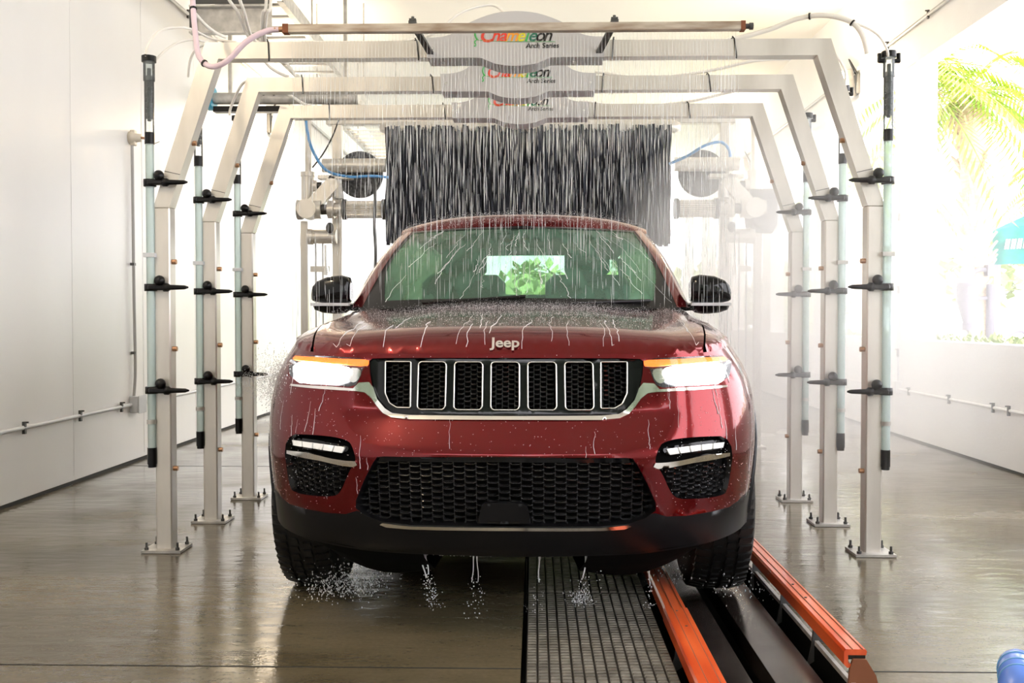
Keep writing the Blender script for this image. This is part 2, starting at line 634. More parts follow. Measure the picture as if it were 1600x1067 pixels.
gr = MB()
for x0, x1, y0, y1 in ((XR + WT, 90, -40, 120), (-90, XL - .2, -40, 120), (XL - .2, XR + WT, -40, Y0), (XL - .2, XR + WT, Y1, 120)):
    gr.add([(x0, y0, -.02), (x1, y0, -.02), (x1, y1, -.02), (x0, y1, -.02)], [(0, 1, 2, 3)])
struct('ground_outside', gr, M['pave'], 'sun-bleached pavement outside the wash bay')


# ------------------------------------------------------------------ conduits on the walls
def conduit_run(name, label, pts, r, m, clips, normal):
    t = thing(name, label, 'conduit', pts[0])
    MB().tube(pts, r, 10).build('pipe', m, t)
    for c in clips:
        c = Vector(c)
        q = MB()
        q.box(c + Vector(normal) * .004, (.03 if abs(normal[0]) < .5 else .018, .022, .075))
        q.cyl(c + Vector(normal) * .01 + Vector((0, 0, .033)), c + Vector(normal) * .03 + Vector((0, 0, .033)), .006, 6)
        q.build('clip', M['dark_metal'], t)
    return t


cz = .458
conduit_run('conduit', 'pale grey conduit running low along the left wall', [(XL + .02, -2, cz), (XL + .02, 7.60, cz)], .014, M['conduit_w'], [(XL + .02, y, cz) for y in (4.5, 5.3, 5.99, 6.74, 7.42)], (1, 0, 0))
conduit_run('conduit', 'low conduit on the left wall beyond the junction box', [(XL + .02, 7.79, cz), (XL + .02, 15, cz)], .014, M['conduit_w'], [(XL + .02, y, cz) for y in (8.05, 9.4, 10.8)], (1, 0, 0))
t = thing('junction_box', 'pale grey junction box low on the left wall under the vertical conduit', 'junction box', (XL, 7.69, cz - .06))
MB().box((XL + .035, 7.695, cz), (.07, .14, .13), bev=.005).build('body', M['conduit_w'], t)
MB().box((XL + .074, 7.695, cz), (.006, .15, .14), bev=.002).build('cover', M['conduit_w'], t)
pv = [(XL + .02, 7.66, cz + .06), (XL + .025, 7.68, .75), (XL + .028, 7.66, 1.3), (XL + .022, 7.67, 1.8), (XL + .02, 7.67, 2.49)]
t = thing('conduit', 'thin grey vertical conduit rising up the left wall to a round fitting', 'conduit', pv[0])
MB().tube(catmull(pv, 6), .012, 10).build('pipe', M['conduit'], t)
for z in (.86, 1.55):
    MB().box((XL + .02, 7.665, z), (.03, .04, .02)).build('clip', M['dark_metal'], t)
t = thing('sensor_head', 'round ivory sensor fitting on top of the vertical wall conduit', 'sensor', (XL, 7.67, 2.5))
MB().lathe((XL, 7.67, 2.53), (1, 0, 0), [(0, 0), (0, .05), (.035, .05), (.05, .035), (.09, .03), (.09, 0)], 20).build('body', M['ivory'], t)
MB().box((XL + .03, 7.67, 2.53), (.04, .05, .12), bev=.006).build('bracket', M['ivory'], t)
MB().cyl((XL + .09, 7.67, 2.53), (XL + .14, 7.67, 2.525), .010, 8).build('plug', M['copper'], t)
MB().tube(catmull([(XL + .13, 7.67, 2.52), (XL + .2, 7.6, 2.47), (XL + .3, 7.5, 2.47)], 5), .003, 6).build('wire', M['conduit'], t)
conduit_run('conduit', 'grey conduit high on the left wall running back under the ceiling', [(XL + .03, 6, 3.86), (XL + .03, 20, 3.86)], .018, M['conduit'], [(XL + .03, y, 3.86) for y in (7.6, 8.9, 9.9, 11.5)], (1, 0, 0))
conduit_run('conduit', 'grey conduit high on the right wall above the openings', [(XR - .03, 5, 3.81), (XR - .03, 20, 3.81)], .018, M['conduit'], [(XR - .03, y, 3.81) for y in (7.7, 8.9, 9.9, 11.6, 13)], (-1, 0, 0))
conduit_run('conduit', 'low white conduit along the right half wall', [(XR - .02, 2, .45), (XR - .02, 16, .45)], .012, M['wall_r'], [(XR - .02, y, .45) for y in (6.5, 7.35, 7.6, 8.4, 9.3)], (-1, 0, 0))
t = conduit_run('conduit', 'thin grey vertical conduit on the right pillar', [(XR - .015, 9.60, .47), (XR - .015, 9.60, 2.36)], .009, M['conduit_w'], [(XR - .015, 9.6, z) for z in (.8, 1.4, 2.1)], (-1, 0, 0))
MB().box((XR - .03, 9.60, .47), (.06, .10, .12), bev=.006).build('box', M['wall_r'], t)


def flood(label, x, y, z, sx):
    t = thing('flood_lamp', label, 'lamp', (x, y, z), group=None)
    MB().box((x + sx * .02, y, z), (.04, .16, .22), bev=.006).build('bracket', M['dark_metal'], t)
    rot = Euler((0, sx * R(15), -sx * R(38))).to_matrix()
    c_ = Vector((x + sx * .17, y, z))
    MB().box(c_, (.12, .24, .30), rot=rot, bev=.01).build('housing', M['galv'], t)
    MB().box(c_ + rot @ Vector((sx * .068, 0, 0)), (.015, .21, .25), rot=rot, bev=.004).build('lens', M['flood'], t)
    MB().tube(catmull([(x + sx * .02, y, z + .1), (x + sx * .12, y - .06, z + .26), (x + sx * .05, y - .12, z + .1)], 5), .008, 6).build('cable', M['black_tie'], t)
    ld = bpy.data.lights.new('flood_lamp_light', 'POINT')
    ld.energy = 60
    ld.color = (1, .80, .55)
    ld.shadow_soft_size = .1
    lo = bpy.data.objects.new('flood_lamp_light', ld)
    COL.objects.link(lo)
    lo.parent = t
    lo.location = (sx * .42, -.22, -.10)
    return t


flood('lit flood lamp on the right wall above the nearer openings', XR, 10.9, 3.66, -1)
flood('lit flood lamp far down the right wall beyond the brush gantry', XR, 16.2, 3.56, -1)
flood('lit flood lamp on the left wall behind the rear spray arch', XL, 11.7, 3.42, 1)
flood('lit flood lamp near the camera on the left wall out of view', XL, 2.2, 3.9, 1)

# ------------------------------------------------------------------ spray arches
AX = -.092
CH, KH = 1.70, 1.46      # half spacing of columns, half width at the top corners
TW = .078


def make_arch(yc, label):
    t = thing('spray_arch', label, 'wash arch', (AX, yc, 0), group='spray arches')
    # local coordinates, verts relative to root
    kz, tz = 1.66, 2.405
    for s in (-1, 1):
        c = MB()
        h = TW / 2
        # column
        c.box((s * CH, 0, kz / 2), (TW, TW, kz), bev=.006)
        c.build('column', M['steel'], t, local=True)
        # leaning upper brace
        c = MB()
        d = Vector((-(CH - KH) * s, 0, tz - kz)).normalized()
        n = Vector((d.z, 0, -d.x))
        p0 = Vector((s * CH, 0, kz))
        p1 = Vector((s * KH, 0, tz))
        # mitred ends
        pts = []
        for yy in (-h, h):
            pts += [(s * CH - h, yy, kz - (.0)), (s * CH + h, yy, kz), (p1 + n * h * 1.0 + Vector((0, yy, 0)))[:], (p1 - n * h + Vector((0, yy, 0)))[:]]
        inner = Vector((s * KH - s * h * 1.0, 0, tz - h))
        outer = Vector((s * KH + s * h * .62, 0, tz + h))
        A = [(s * CH - s * h, kz), (s * CH + s * h, kz), (outer.x, outer.z), (inner.x, inner.z)]
        vs = [(a, -h, z) for a, z in A] + [(a, h, z) for a, z in A]
        fs = [(0, 1, 2, 3), (7, 6, 5, 4), (0, 4, 5, 1), (1, 5, 6, 2), (2, 6, 7, 3), (3, 7, 4, 0)]
        if s < 0: fs = [f[::-1] for f in fs]
        c.add(vs, fs)
        c.build('brace', M['steel'], t, local=True)
        q = MB()
        mid = Vector(((A[0][0] + A[3][0]) / 2, 0, 0))
        fr = .22
        a0 = Vector((A[0][0] + (A[3][0] - A[0][0]) * fr, -h - .001, A[0][1] + (A[3][1] - A[0][1]) * fr))
        a1 = Vector((A[1][0] + (A[2][0] - A[1][0]) * fr, -h - .001, A[1][1] + (A[2][1] - A[1][1]) * fr))
        q.bar(a0, a1, .002, .003)
        q.build('weld_seam', M['dark_metal'], t, local=True)
        # base plate with bolts
        pl = MB().box((s * CH, 0, .008), (.19, .17, .012)).build('base_plate', M['galv'], t, local=True)
        for bx in (-.075, .075):
            for by in (-.065, .065):
                MB().cyl((s * CH + bx, by, .014), (s * CH + bx, by, .026), .011, 6).cyl((s * CH + bx, by, .026), (s * CH + bx, by, .05), .006, 6).build('bolt', M['dark_metal'], pl, local=True)
        # side nozzles
        for z in (1.40, .98, .40, 1.97):
            x = s * (CH - h) if z < kz else s * (CH - h - (z - kz) / (tz - kz) * (CH - KH))
            MB().cyl((x, -.01, z), (x - s * .022, -.01, z), .012, 8).build('nozzle', M['copper'], t, local=True)
        # applicator tube in front of the column
        tx = s * (CH + .052)
        ty = -.045
        r = .0195
        tb = MB().cyl((tx, ty, .50), (tx, ty, 1.98), r, 18).build('applicator_tube', M['bluetube'], t, local=True, label='pale fluid-filled applicator tube clamped to the column')
        MB().cyl((tx, ty, 1.96), (tx, ty, 2.015), .023, 14).build('coupling', M['black'], tb, local=True)
        MB().cyl((tx, ty, 2.015), (tx, ty, 2.35), .023, 16).build('clear_sleeve', M['clear'], tb, local=True)
        MB().cyl((tx, ty, 2.26), (tx, ty, 2.355), .027, 16).build('clear_collar', M['clear'], tb, local=True)
        co = MB()
        for k in range(8):
            co.cyl((tx, ty, 2.08 + k * .026), (tx, ty, 2.102 + k * .026), .016, 10)
        co.cyl((tx, ty, 2.07), (tx, ty, 2.32), .010, 8)
        co.build('core', M['foam_dark'], tb, local=True)
        MB().cyl((tx, ty, 2.35), (tx, ty, 2.378), .034, 18).build('end_cap', M['black'], tb, local=True)
        if s > 0:
            for e in (-1, 1):
                MB().cyl((tx + e * .015, ty, 2.335), (tx + e * .05, ty, 2.335), .011, 8).cyl((tx + e * .045, ty, 2.33), (tx + e * .045, ty, 2.37), .010, 8).build('elbow', M['black'], tb, local=True)
        MB().cyl((tx, ty, .425), (tx, ty, .505), .022, 14).cyl((tx, ty, .41), (tx, ty, .425), .019, 12).build('end_plug', M['black'], tb, local=True)
        MB().box((tx, ty, 1.43), (.055, .045, .02)).build('tube_clip', M['conduit_w'] if s < 0 else M['galv'], tb, local=True)
        MB().cyl((tx, ty, .62), (tx, ty, .64), .023, 12).build('tube_ring', M['galv'], tb, local=True)
        for z in (1.775, 1.275, .782):
            cm = MB()
            cm.lathe((tx, ty, z - .017), (0, 0, 1), [(0, r), (0, .030), (.034, .030), (.034, r)], 16)
            cm.box((s * (CH + .01), -h - .028, z), (.09, .034, .026), bev=.006)
            cm.lathe((s * (CH - .02), -h - .03, z), (-s, 0, 0), [(0, 0), (0, .021), (.02, .021), (.03, .013), (.10, .010), (.118, .004), (.118, 0)], 10)
            cm.ball((s * CH, -h - .03, z + .032), .026, 10, 8)
            cm.build('clamp', M['black'], tb, local=True)
    hh = TW / 2
    bm = MB().prism([(-KH + hh, tz - hh), (KH - hh, tz - hh), (KH + hh * .62, tz + hh), (-KH - hh * .62, tz + hh)], (0, -hh, 0), (1, 0, 0), (0, 0, 1), (0, TW, 0))
    bm.build('crossbeam', M['steel'], t, local=True)
    for x in (-.33, .30):
        MB().box((x - .02, 0, tz - TW / 2 - .013), (.02, .02, .028)).build('nozzle', M['galv'], t, local=True)
    for x in (-1.18, -.47, .46, 1.03):
        q = MB()
        tl = random.uniform(-.012, .012)
        q.tube([(x + tl, -h - .003, tz + h + .012), (x, -h - .004, tz + h), (x - tl, -h - .004, tz - h), (x - tl, -h - .002, tz - h - .014)], .0035, 6)
        q.tube([(x + tl, -h, tz + h + .003), (x + tl, h, tz + h + .003)], .0035, 6)
        q.build('cable_tie', M['black_tie'], t, local=True)
    # maker's sign: a shaped box wrapped around the middle of the beam
    top = [(-.42, 2.447), (-.35, 2.45), (-.29, 2.468), (-.245, 2.50), (-.19, 2.528), (-.10, 2.558), (0, 2.568), (.10, 2.558), (.19, 2.528), (.245, 2.50), (.29, 2.468), (.35, 2.45), (.42, 2.447)]
    bot = [(.415, 2.352), (.19, 2.352), (.15, 2.345), (.10, 2.325), (.05, 2.316), (0, 2.313), (-.05, 2.316), (-.10, 2.325), (-.15, 2.345), (-.19, 2.352), (-.415, 2.352)]
    out = [(v.x, v.y) for v in catmull([(a, bb, 0) for a, bb in top], 3)] + [(v.x, v.y) for v in catmull([(a, bb, 0) for a, bb in bot], 3)]
    yf = -h - .045
    sg = MB().prism(out, (0, yf, 0), (1, 0, 0), (0, 0, 1), (0, .006, 0))
    sg.prism(out, (0, yf + .15, 0), (1, 0, 0), (0, 0, 1), (0, .006, 0))
    n = len(out)
    vs = [(a, yf + .006, z) for a, z in out] + [(a, yf + .15, z) for a, z in out]
    sg.add(vs, [((i + 1) % n, i, n + i, n + (i + 1) % n) for i in range(n)])
    sg = sg.build('sign_panel', M['sign'], t, local=True, label='grey shaped sign panel lettered Chameleon Arch Series')
    rx = (R(90), 0, 0)
    yt = yf - .002
    adv = 0
    x = -.165
    letters = [('C', 'red_txt', .050, .088), ('h', 'red_txt', .036, .07), ('a', 'red_txt', .034, .07), ('m', 'orange_txt', .050, .07), ('e', 'yellow_txt', .034, .07), ('l', 'green_txt', .020, .07), ('e', 'dkgreen_txt', .035, .07), ('o', 'black_txt', .036, .07), ('n', 'black_txt', .036, .07)]
    for ch, mm, w, sz in letters:
        text('letter', ch, sz * 1.15, M[mm], sg, (x + w / 2, yt, 2.452 if sz < .08 else 2.455), rx, .001, .35, offset=.0012)
        x += w
    text('lettering', 'Arch Series', .033, M['black_txt'], sg, (.125, yt, 2.405), rx, .001, .15, offset=.0004)
    em = MB()
    cp = catmull([(-.155, yt, 2.482), (-.178, yt, 2.488), (-.19, yt, 2.46), (-.178, yt, 2.436), (-.14, yt, 2.430), (0, yt, 2.425), (.185, yt, 2.424)], 6)
    em.tube(cp, [.0045] * 18 + [.0012] * (len(cp) - 18), 6)
    em.tube(catmull([(-.18, yt, 2.437), (-.192, yt, 2.425), (-.185, yt, 2.41), (-.195, yt, 2.405)], 4), .003, 5)
    em.build('emblem', M['green_txt'], sg, local=True)
    for s in (-1, 1):
        MB().cyl((s * .39, yf - .005, 2.395), (s * .39, yf, 2.395), .006, 8).build('screw', M['chrome'], sg, local=True)
    return t


arch1 = make_arch(4.77, 'nearest steel spray arch with shaped grey sign over the red car windscreen')
arch2 = copy_tree(arch1)
arch2.location.y = 5.46
arch2['label'] = 'middle steel spray arch of the three, between the nearest and rearmost'
arch3 = copy_tree(arch1)
arch3.location.y = 6.17
arch3['label'] = 'rearmost steel spray arch of the three, nearest the dark wash curtain'

# rinse bar slung in front of the first arch
RBY, RBZ = 4.42, 2.412
p0, p1 = W(443, 46, RBY), W(1163, 46, RBY)
t = thing('rinse_bar', 'weathered square rinse bar raining water in front of the nearest arch', 'rinse bar', ((p0.x + p1.x) / 2, RBY, p0.z))
zb = p0.z
MB().box(((p0.x + p1.x) / 2, RBY, zb), (p1.x - p0.x, .037, .037), bev=.003).build('pipe', M['rusty'], t)
MB().box((p0.x + .012, RBY, zb), (.026, .040, .040)).build('end_fitting', M['rust'], t)
MB().box((p1.x - .008, RBY, zb), (.02, .040, .040)).build('end_fitting', M['rust'], t)
MB().cyl((p1.x, RBY, zb), (p1.x + .022, RBY, zb), .012, 8).cyl((p1.x + .022, RBY, zb), (p1.x + .038, RBY, zb), .016, 8).build('plug', M['dark_metal'], t)
MB().cyl((p0.x, RBY, zb), (p0.x - .04, RBY, zb), .012, 8).build('hose_barb', M['copper'], t)
for px in (645, 960):
    c = W(px, 36, RBY)
    s = 1 if px < 800 else -1
    q = MB()
    q.box((c.x, RBY, zb + .024), (.034, .04, .012))
    q.cyl((c.x, RBY, zb + .02), (c.x, RBY, zb + .052), .007, 8)
    q.box((c.x, RBY, zb + .037), (.03, .03, .008))
    q.bar((c.x, RBY + .02, zb + .022), (c.x + s * .06, 4.74, zb - .05), .03, .012)
    q.build('bracket', M['dark_metal'], t)

# ------------------------------------------------------------------ hoses around the arches


def hose(name, label, pts, r, m, group=None, ties=()):
    P = catmull(pts, 8)
    if ties:
        t = thing(name, label, 'hose', P[0], group=group)
        MB().tube(P, r, 10).build('tube', m, t)
        for k in ties:
            p = P[int(k * (len(P) - 1))]
            d = (P[min(int(k * (len(P) - 1)) + 1, len(P) - 1)] - p).normalized()
            MB().cyl(p - d * .004, p + d * .004, r * 1.35, 10).build('cable_tie', M['black_tie'], t)
        return t
    o = MB().tube(P, r, 10).build(name, m)
    return tag(o, label, 'hose', group)


hose('hose', 'thick pink hose looping from the ceiling to the rinse bar', [W(298, -60, 4.55), W(301, 0, 4.55), W(305, 50, 4.5), W(311, 88, 4.45), W(330, 104, 4.42), W(355, 95, 4.40), W(385, 65, 4.40), W(415, 49, 4.42), W(436, 46, 4.42)], .0125, M['pink_hose'], ties=(.17, .45))
hose('hose', 'white hose arching over to the top of the front left applicator tube', [W(228, 92, 4.7), W(231, 72, 4.7), W(247, 50, 4.8), W(275, 43, 4.95), W(300, 46, 5.1), W(330, 60, 5.2), W(370, 66, 5.2)], .0065, M['white_hose'], ties=(.08,))
hose('hose', 'second white hose curving beside the front left applicator tube', [W(241, 97, 4.75), W(255, 82, 4.8), W(275, 68, 4.9), W(300, 62, 5.0), W(325, 66, 5.1)], .006, M['white_hose'])
hose('hose', 'short white hose dropping to the middle left applicator tube', [W(322, 68, 5.2), W(306, 78, 5.3), W(297, 95, 5.35), W(294, 120, 5.4)], .007, M['white_hose'])
hose('hose', 'short white hose with black tip behind the middle arch on the left', [W(400, 122, 5.8), W(380, 130, 5.9), W(368, 150, 6.0), W(360, 170, 6.05), W(359, 180, 6.05)], .008, M['white_hose'])
hose('hose', 'thick white hose arching over the right shoulder of the nearest arch', [W(1130, 66, 4.9), W(1200, 47, 4.85), W(1245, 30, 4.8), W(1285, 24, 4.75), W(1325, 32, 4.72), W(1346, 52, 4.7), W(1355, 84, 4.7)], .0125, M['white_hose'], ties=(.42, .72))
hose('hose', 'thin white hose reaching the right side of the nearest right tube', [W(1325, 32, 4.72), W(1350, 42, 4.7), W(1372, 55, 4.68), W(1385, 75, 4.68), W(1388, 88, 4.7)], .006, M['white_hose'])
hose('hose', 'white hose curling down beside the right brace of the nearest arch', [W(1200, 78, 5.45), W(1270, 66, 5.4), W(1300, 80, 5.38), W(1320, 110, 5.38), W(1319, 140, 5.4)], .007, M['white_hose'])
hose('hose', 'white hose crossing up to the middle arch on the right', [W(930, 112, 5.55), W(1010, 122, 5.5), W(1100, 112, 5.45), W(1180, 95, 5.4), W(1235, 92, 5.42)], .009, M['white_hose'])
hose('hose', 'white hose curling at the right corner of the rearmost arch', [W(905, 158, 6.2), W(990, 166, 6.2), W(1080, 158, 6.15), W(1160, 140, 6.1), W(1225, 136, 6.1), W(1250, 160, 6.08), W(1254, 190, 6.1)], .009, M['white_hose'])
hose('hose', 'white hose lying on the left half of the nearest crossbeam', [W(470, 66, 4.8), W(600, 65, 4.8), W(670, 56, 4.8), W(720, 20, 4.85), W(770, 8, 4.9), W(795, 30, 4.85)], .0065, M['white_hose'])
for i, (pts, lab) in enumerate([
    ([(352, -20, 6.5), (372, 20, 6.6), (385, 52, 6.9), (400, 75, 7.2)], 'leftmost white supply hose hanging from the cable tray'),
    ([(372, -20, 6.5), (382, 20, 6.6), (390, 50, 6.9), (402, 68, 7.2)], 'second white supply hose hanging beside the leftmost one'),
    ([(416, 4, 6.6), (411, 20, 6.6), (409, 50, 6.8), (411, 72, 7.0)], 'white supply hose left of the pair near the tray edge'),
    ([(423, 4, 6.6), (417, 20, 6.6), (414, 50, 6.8), (416, 72, 7.0)], 'white supply hose right of the pair near the tray edge'),
    ([(408, 88, 7.4), (422, 105, 7.4), (440, 116, 7.4), (452, 120, 7.4)], 'thick white hose bending under the nearest crossbeam'),
    ([(443, 93, 7.6), (455, 108, 7.6), (462, 120, 7.6)], 'thin white hose end under the nearest crossbeam'),
    ([(440, 142, 7.8), (455, 150, 7.8), (474, 162, 7.8), (486, 164, 7.8)], 'white hose bending below the middle crossbeam'),
    ([(300, 15, 6.2), (318, 36, 6.3), (335, 50, 6.4), (352, 58, 6.6)], 'white hose sloping down behind the pink hose')]):
    P0 = [W(*p) for p in pts]
    if pts[0][1] < 10: P0 = [Vector((P0[0].x, P0[0].y + .05, HC - .005)), P0[0] + Vector((0, .03, .45))] + P0
    hose('hose', lab, P0, .011, M['white_hose'])
hose('hose', 'blue air hose curving beside the left brush motor', [W(478, 184, 8.2), W(480, 205, 8.2), W(489, 236, 8.2), W(510, 266, 8.2), W(545, 276, 8.25), W(580, 275, 8.3), W(606, 277, 8.4)], .012, M['blue_hose'])
hose('hose', 'thin black cable hanging from the rear arch on the left', [W(531, 182, 8.2), W(520, 212, 8.2), W(505, 240, 8.2), W(488, 262, 8.2)], .006, M['black_tie'])
hose('hose', 'blue air hose arching over the right brush tube', [W(1046, 256, 8.4), W(1075, 243, 8.3), W(1100, 228, 8.2), W(1125, 222, 8.2), W(1138, 232, 8.2), W(1141, 245, 8.2)], .012, M['blue_hose'])
hose('hose', 'long dark hose hanging beside the wash curtain on the left', [W(583, 276, 8.35), W(586, 300, 8.3), W(585, 350, 8.3), W(587, 400, 8.3), W(584, 470, 8.3)], .013, M['dark_metal'])

# ------------------------------------------------------------------ cable tray and pipes up left
TZ = 3.60
t = thing('cable_tray', 'steel ladder cable tray under the ceiling on the left', 'cable tray', (-2.18, 8.0, TZ))
for x in (-2.46, -1.93):
    q = MB().box((x, 12.3, TZ), (.012, 9.4, .11)).box((x + (.02 if x < -2.2 else -.02), 12.3, TZ - .05), (.05, 9.4, .008))
    q.build('side_rail', M['galv'], t)
y = 7.75
while y < 16.8:
    MB().box((-2.195, y, TZ - .03), (.52, .035, .02)).build('rung', M['chrome'] if False else M['steel'], t)
    y += .30
for y in (8.6, 11.2, 13.8, 16.4):
    for x in (-2.46, -1.93):
        MB().cyl((x, y, TZ), (x, y, HC), .008, 6).build('hanger_rod', M['galv'], t)
t = thing('support_channel', 'wide steel channel crossing below the near end of the tray', 'steel channel', (-2.36, 7.6, 3.3))
MB().box((-2.33, 7.62, 3.41), (.62, .012, .20)).build('web', M['galv'], t)
MB().box((-2.33, 7.59, 3.51), (.62, .07, .012)).build('flange', M['galv'], t)
MB().box((-2.33, 7.59, 3.31), (.62, .07, .012)).build('flange', M['galv'], t)
MB().box((-2.62, 7.60, 3.41), (.05, .03, .14)).build('angle_plate', M['dark_metal'], t)
MB().box((-2.33, 7.60, 3.60), (.60, .012, .13)).build('upper_web', M['dark_metal'], t)
for x in (-2.62, -2.04):
    MB().box((x, 7.63, (3.66 + HC) / 2), (.03, .03, HC - 3.6)).build('hanger', M['galv'], t)
# blue ended motor pipe
t = thing('motor_pipe', 'horizontal grey motor pipe with blue end flange behind the left arches', 'pipe', (-2.6, 9, 3.1))
a, bb = W(334, 154, 9), W(560, 154, 9)
MB().cyl(a, bb, .053, 18).build('pipe', M['galv'], t)
pc = W(331, 153, 9)
MB().cyl(pc - Vector((.03, 0, 0)), pc + Vector((.02, 0, 0)), .115, 8).build('end_flange', M['cyan'], t, label='blue octagonal end flange')
MB().box((a + bb) / 2 + Vector((0, .02, -.095)), ((bb - a).x, .09, .05)).build('underside_guard', M['black'], t)
for px in (398, 412, 428):
    p = W(px, 148, 8.94)
    MB().cyl(p, p - Vector((0, .02, 0)), .010, 6).build('bolt', M['dark_metal'], t)
q = MB()
for px in (360, 540):
    p = W(px, 154, 9)
    MB().bar(p, (p.x, 9, HC), .03).build('hanger', M['galv'], t)

# ------------------------------------------------------------------ brush gantry with the wash curtain
GY = 8.75
GX = -.045   # middle of the gantry


def g_w(px, py, Y=GY):
    return W(px, py, Y)


gt = thing('brush_gantry', 'pale steel brush gantry spanning the bay behind the car', 'wash gantry', (GX, GY, 0))
for s in (-1, 1):
    def X(px):   # measured on the left, mirrored to the right
        return GX + s * (GX - W(px, 300, GY).x)

    def Zp(py):
        return W(800, py, GY).z
    zz = Zp
    MB().box((X(476), GY, zz(345) / 2), (.066, .066, zz(345)), bev=.006).build('post', M['steel'], gt)
    MB().box((X(526), GY + .05, zz(190) / 2), (.085, .085, zz(190)), bev=.006).build('post', M['steel'], gt)
    MB().cyl((X(481), GY, zz(318)), (X(481), GY, zz(275)), .058, 18).cyl((X(481), GY, zz(275)), (X(481), GY, zz(268)), .064, 18).build('bearing_housing', M['steel'], gt)
    MB().cyl((X(482), GY, zz(270)), (X(482), GY, zz(186)), .028, 12).build('upper_tube', M['steel'], gt)
    MB().cyl((X(490), GY - .02, zz(290)), (X(497), GY - .02, zz(290)), .05, 14).build('collar', M['steel'], gt)
    MB().cyl((X(497), GY - .02, zz(290)), (X(504), GY - .02, zz(290)), .035, 10).build('coupling', M['dark_metal'], gt)
    # tube over the disc
    MB().cyl((X(509), GY - .12, zz(261)), (X(607), GY - .12, zz(261)), .060, 20).build('drive_tube', M['steel'], gt)
    dk = MB().lathe((X(562), GY - .02, zz(272)), (0, 1, 0), [(0, 0), (0, .19), (.01, .205), (.05, .205), (.06, .19), (.06, 0)], 36)
    dk.build('felt_disc', M['foamdisc'], gt, label='dark grey round felt disc')
    q = MB().bar((X(488), GY - .10, zz(328)), (X(530), GY - .10, zz(282)), .12, .08, up=(0, 1, 0))
    q.build('swing_arm', M['steel'], gt)
    MB().box((X(528), GY - .09, zz(279)), (.30, .10, .035), bev=.005).build('arm_bracket', M['steel'], gt)
    MB().lathe((X(532), GY - .1, zz(312)), (0, 0, 1), [(0, .05), (.05, .045), (.13, .035), (.17, .032)], 12).build('cone', M['galv'], gt)
    # knuckle
    MB().cyl((X(487), GY - .22, zz(329)), (X(487), GY - .04, zz(329)), .085, 22).build('knuckle', M['steel'], gt)
    MB().cyl((X(478), GY - .12, zz(329)), (X(470), GY - .12, zz(329)), .088, 20).build('end_drum', M['galv'], gt)
    MB().cyl((X(496), GY - .12, zz(329)), (X(507), GY - .12, zz(329)), .08, 20).build('flange', M['steel'], gt)
    MB().cyl((X(507), GY - .12, zz(329)), (X(517), GY - .12, zz(329)), .045, 14).build('coupling', M['dark_metal'], gt)
    MB().cyl((X(517), GY - .12, zz(329)), (X(527), GY - .12, zz(329)), .078, 20).cyl((X(527), GY - .12, zz(329)), (X(542), GY - .12, zz(329)), .06, 18).build('bearing', M['chrome'] if False else M['steel'], gt)
    fl_ = MB()
    n = 28
    rr = []
    for xx in (X(544), X(600)):
        ring = []
        for i in range(n * 2):
            g_ = PI * i / n
            r_ = .076 if i % 2 else .068
            ring.append((xx, GY - .12 + math.cos(g_) * r_, zz(329) + math.sin(g_) * r_))
        ring.append(ring[0])
        rr.append(ring)
    fl_.grid(rr, smooth=False, flip=s > 0)
    fl_.build('ribbed_roller', M['steel'], gt)
    for px in (543, 604):
        MB().cyl((X(px) - .018, GY - .12, zz(329)), (X(px) + .018, GY - .12, zz(329)), .09, 24).build('roller_flange', M['dark_metal'], gt)
    # lower cylinder, knob and piston
    MB().cyl((X(487), GY - .06, zz(370)), (X(528), GY - .06, zz(370)), .062, 18).build('air_cylinder', M['steel'], gt)
    MB().cyl((X(484), GY - .06, zz(370)), (X(492), GY - .06, zz(370)), .07, 18).build('cylinder_cap', M['steel'], gt)
    MB().ball((X(521), GY - .16, zz(358)), .036, 12, 8, (1, .8, 1.35)).build('knob', M['dark_metal'], gt)
    MB().cyl((X(511), GY - .05, zz(383)), (X(511), GY - .05, zz(418)), .016, 10).cyl((X(511), GY - .05, zz(418)), (X(511), GY - .05, zz(430)), .026, 10).build('piston', M['chrome'], gt)
    for px in (493, 504):
        MB().cyl((X(px), GY, zz(380)), (X(px), GY, .3), .008, 6).build('guide_rod', M['conduit_w'], gt)
    MB().box((X(500), GY, zz(420)), (.17, .03, .05)).build('tie_plate', M['steel'], gt)
    MB().box((X(500), GY, .006), (.40, .22, .012)).build('base_plate', M['galv'], gt)
MB().box((GX, GY + .05, W(800, 186, GY).z), (3.6, .10, .08), bev=.006).build('crossbeam', M['steel'], gt)
hb = MB()
za = W(800, 195, GY - .25).z
hb.lathe((GX - 1.30, GY - .13, za), (1, 0, 0), [(0, 0), (0, .03), (.05, .055), (.14, .06), (2.46, .06), (2.55, .055), (2.60, .03), (2.60, 0)], 20)
hb.build('curtain_header', M['steel'], gt, label='round-ended steel header that carries the dark strips')

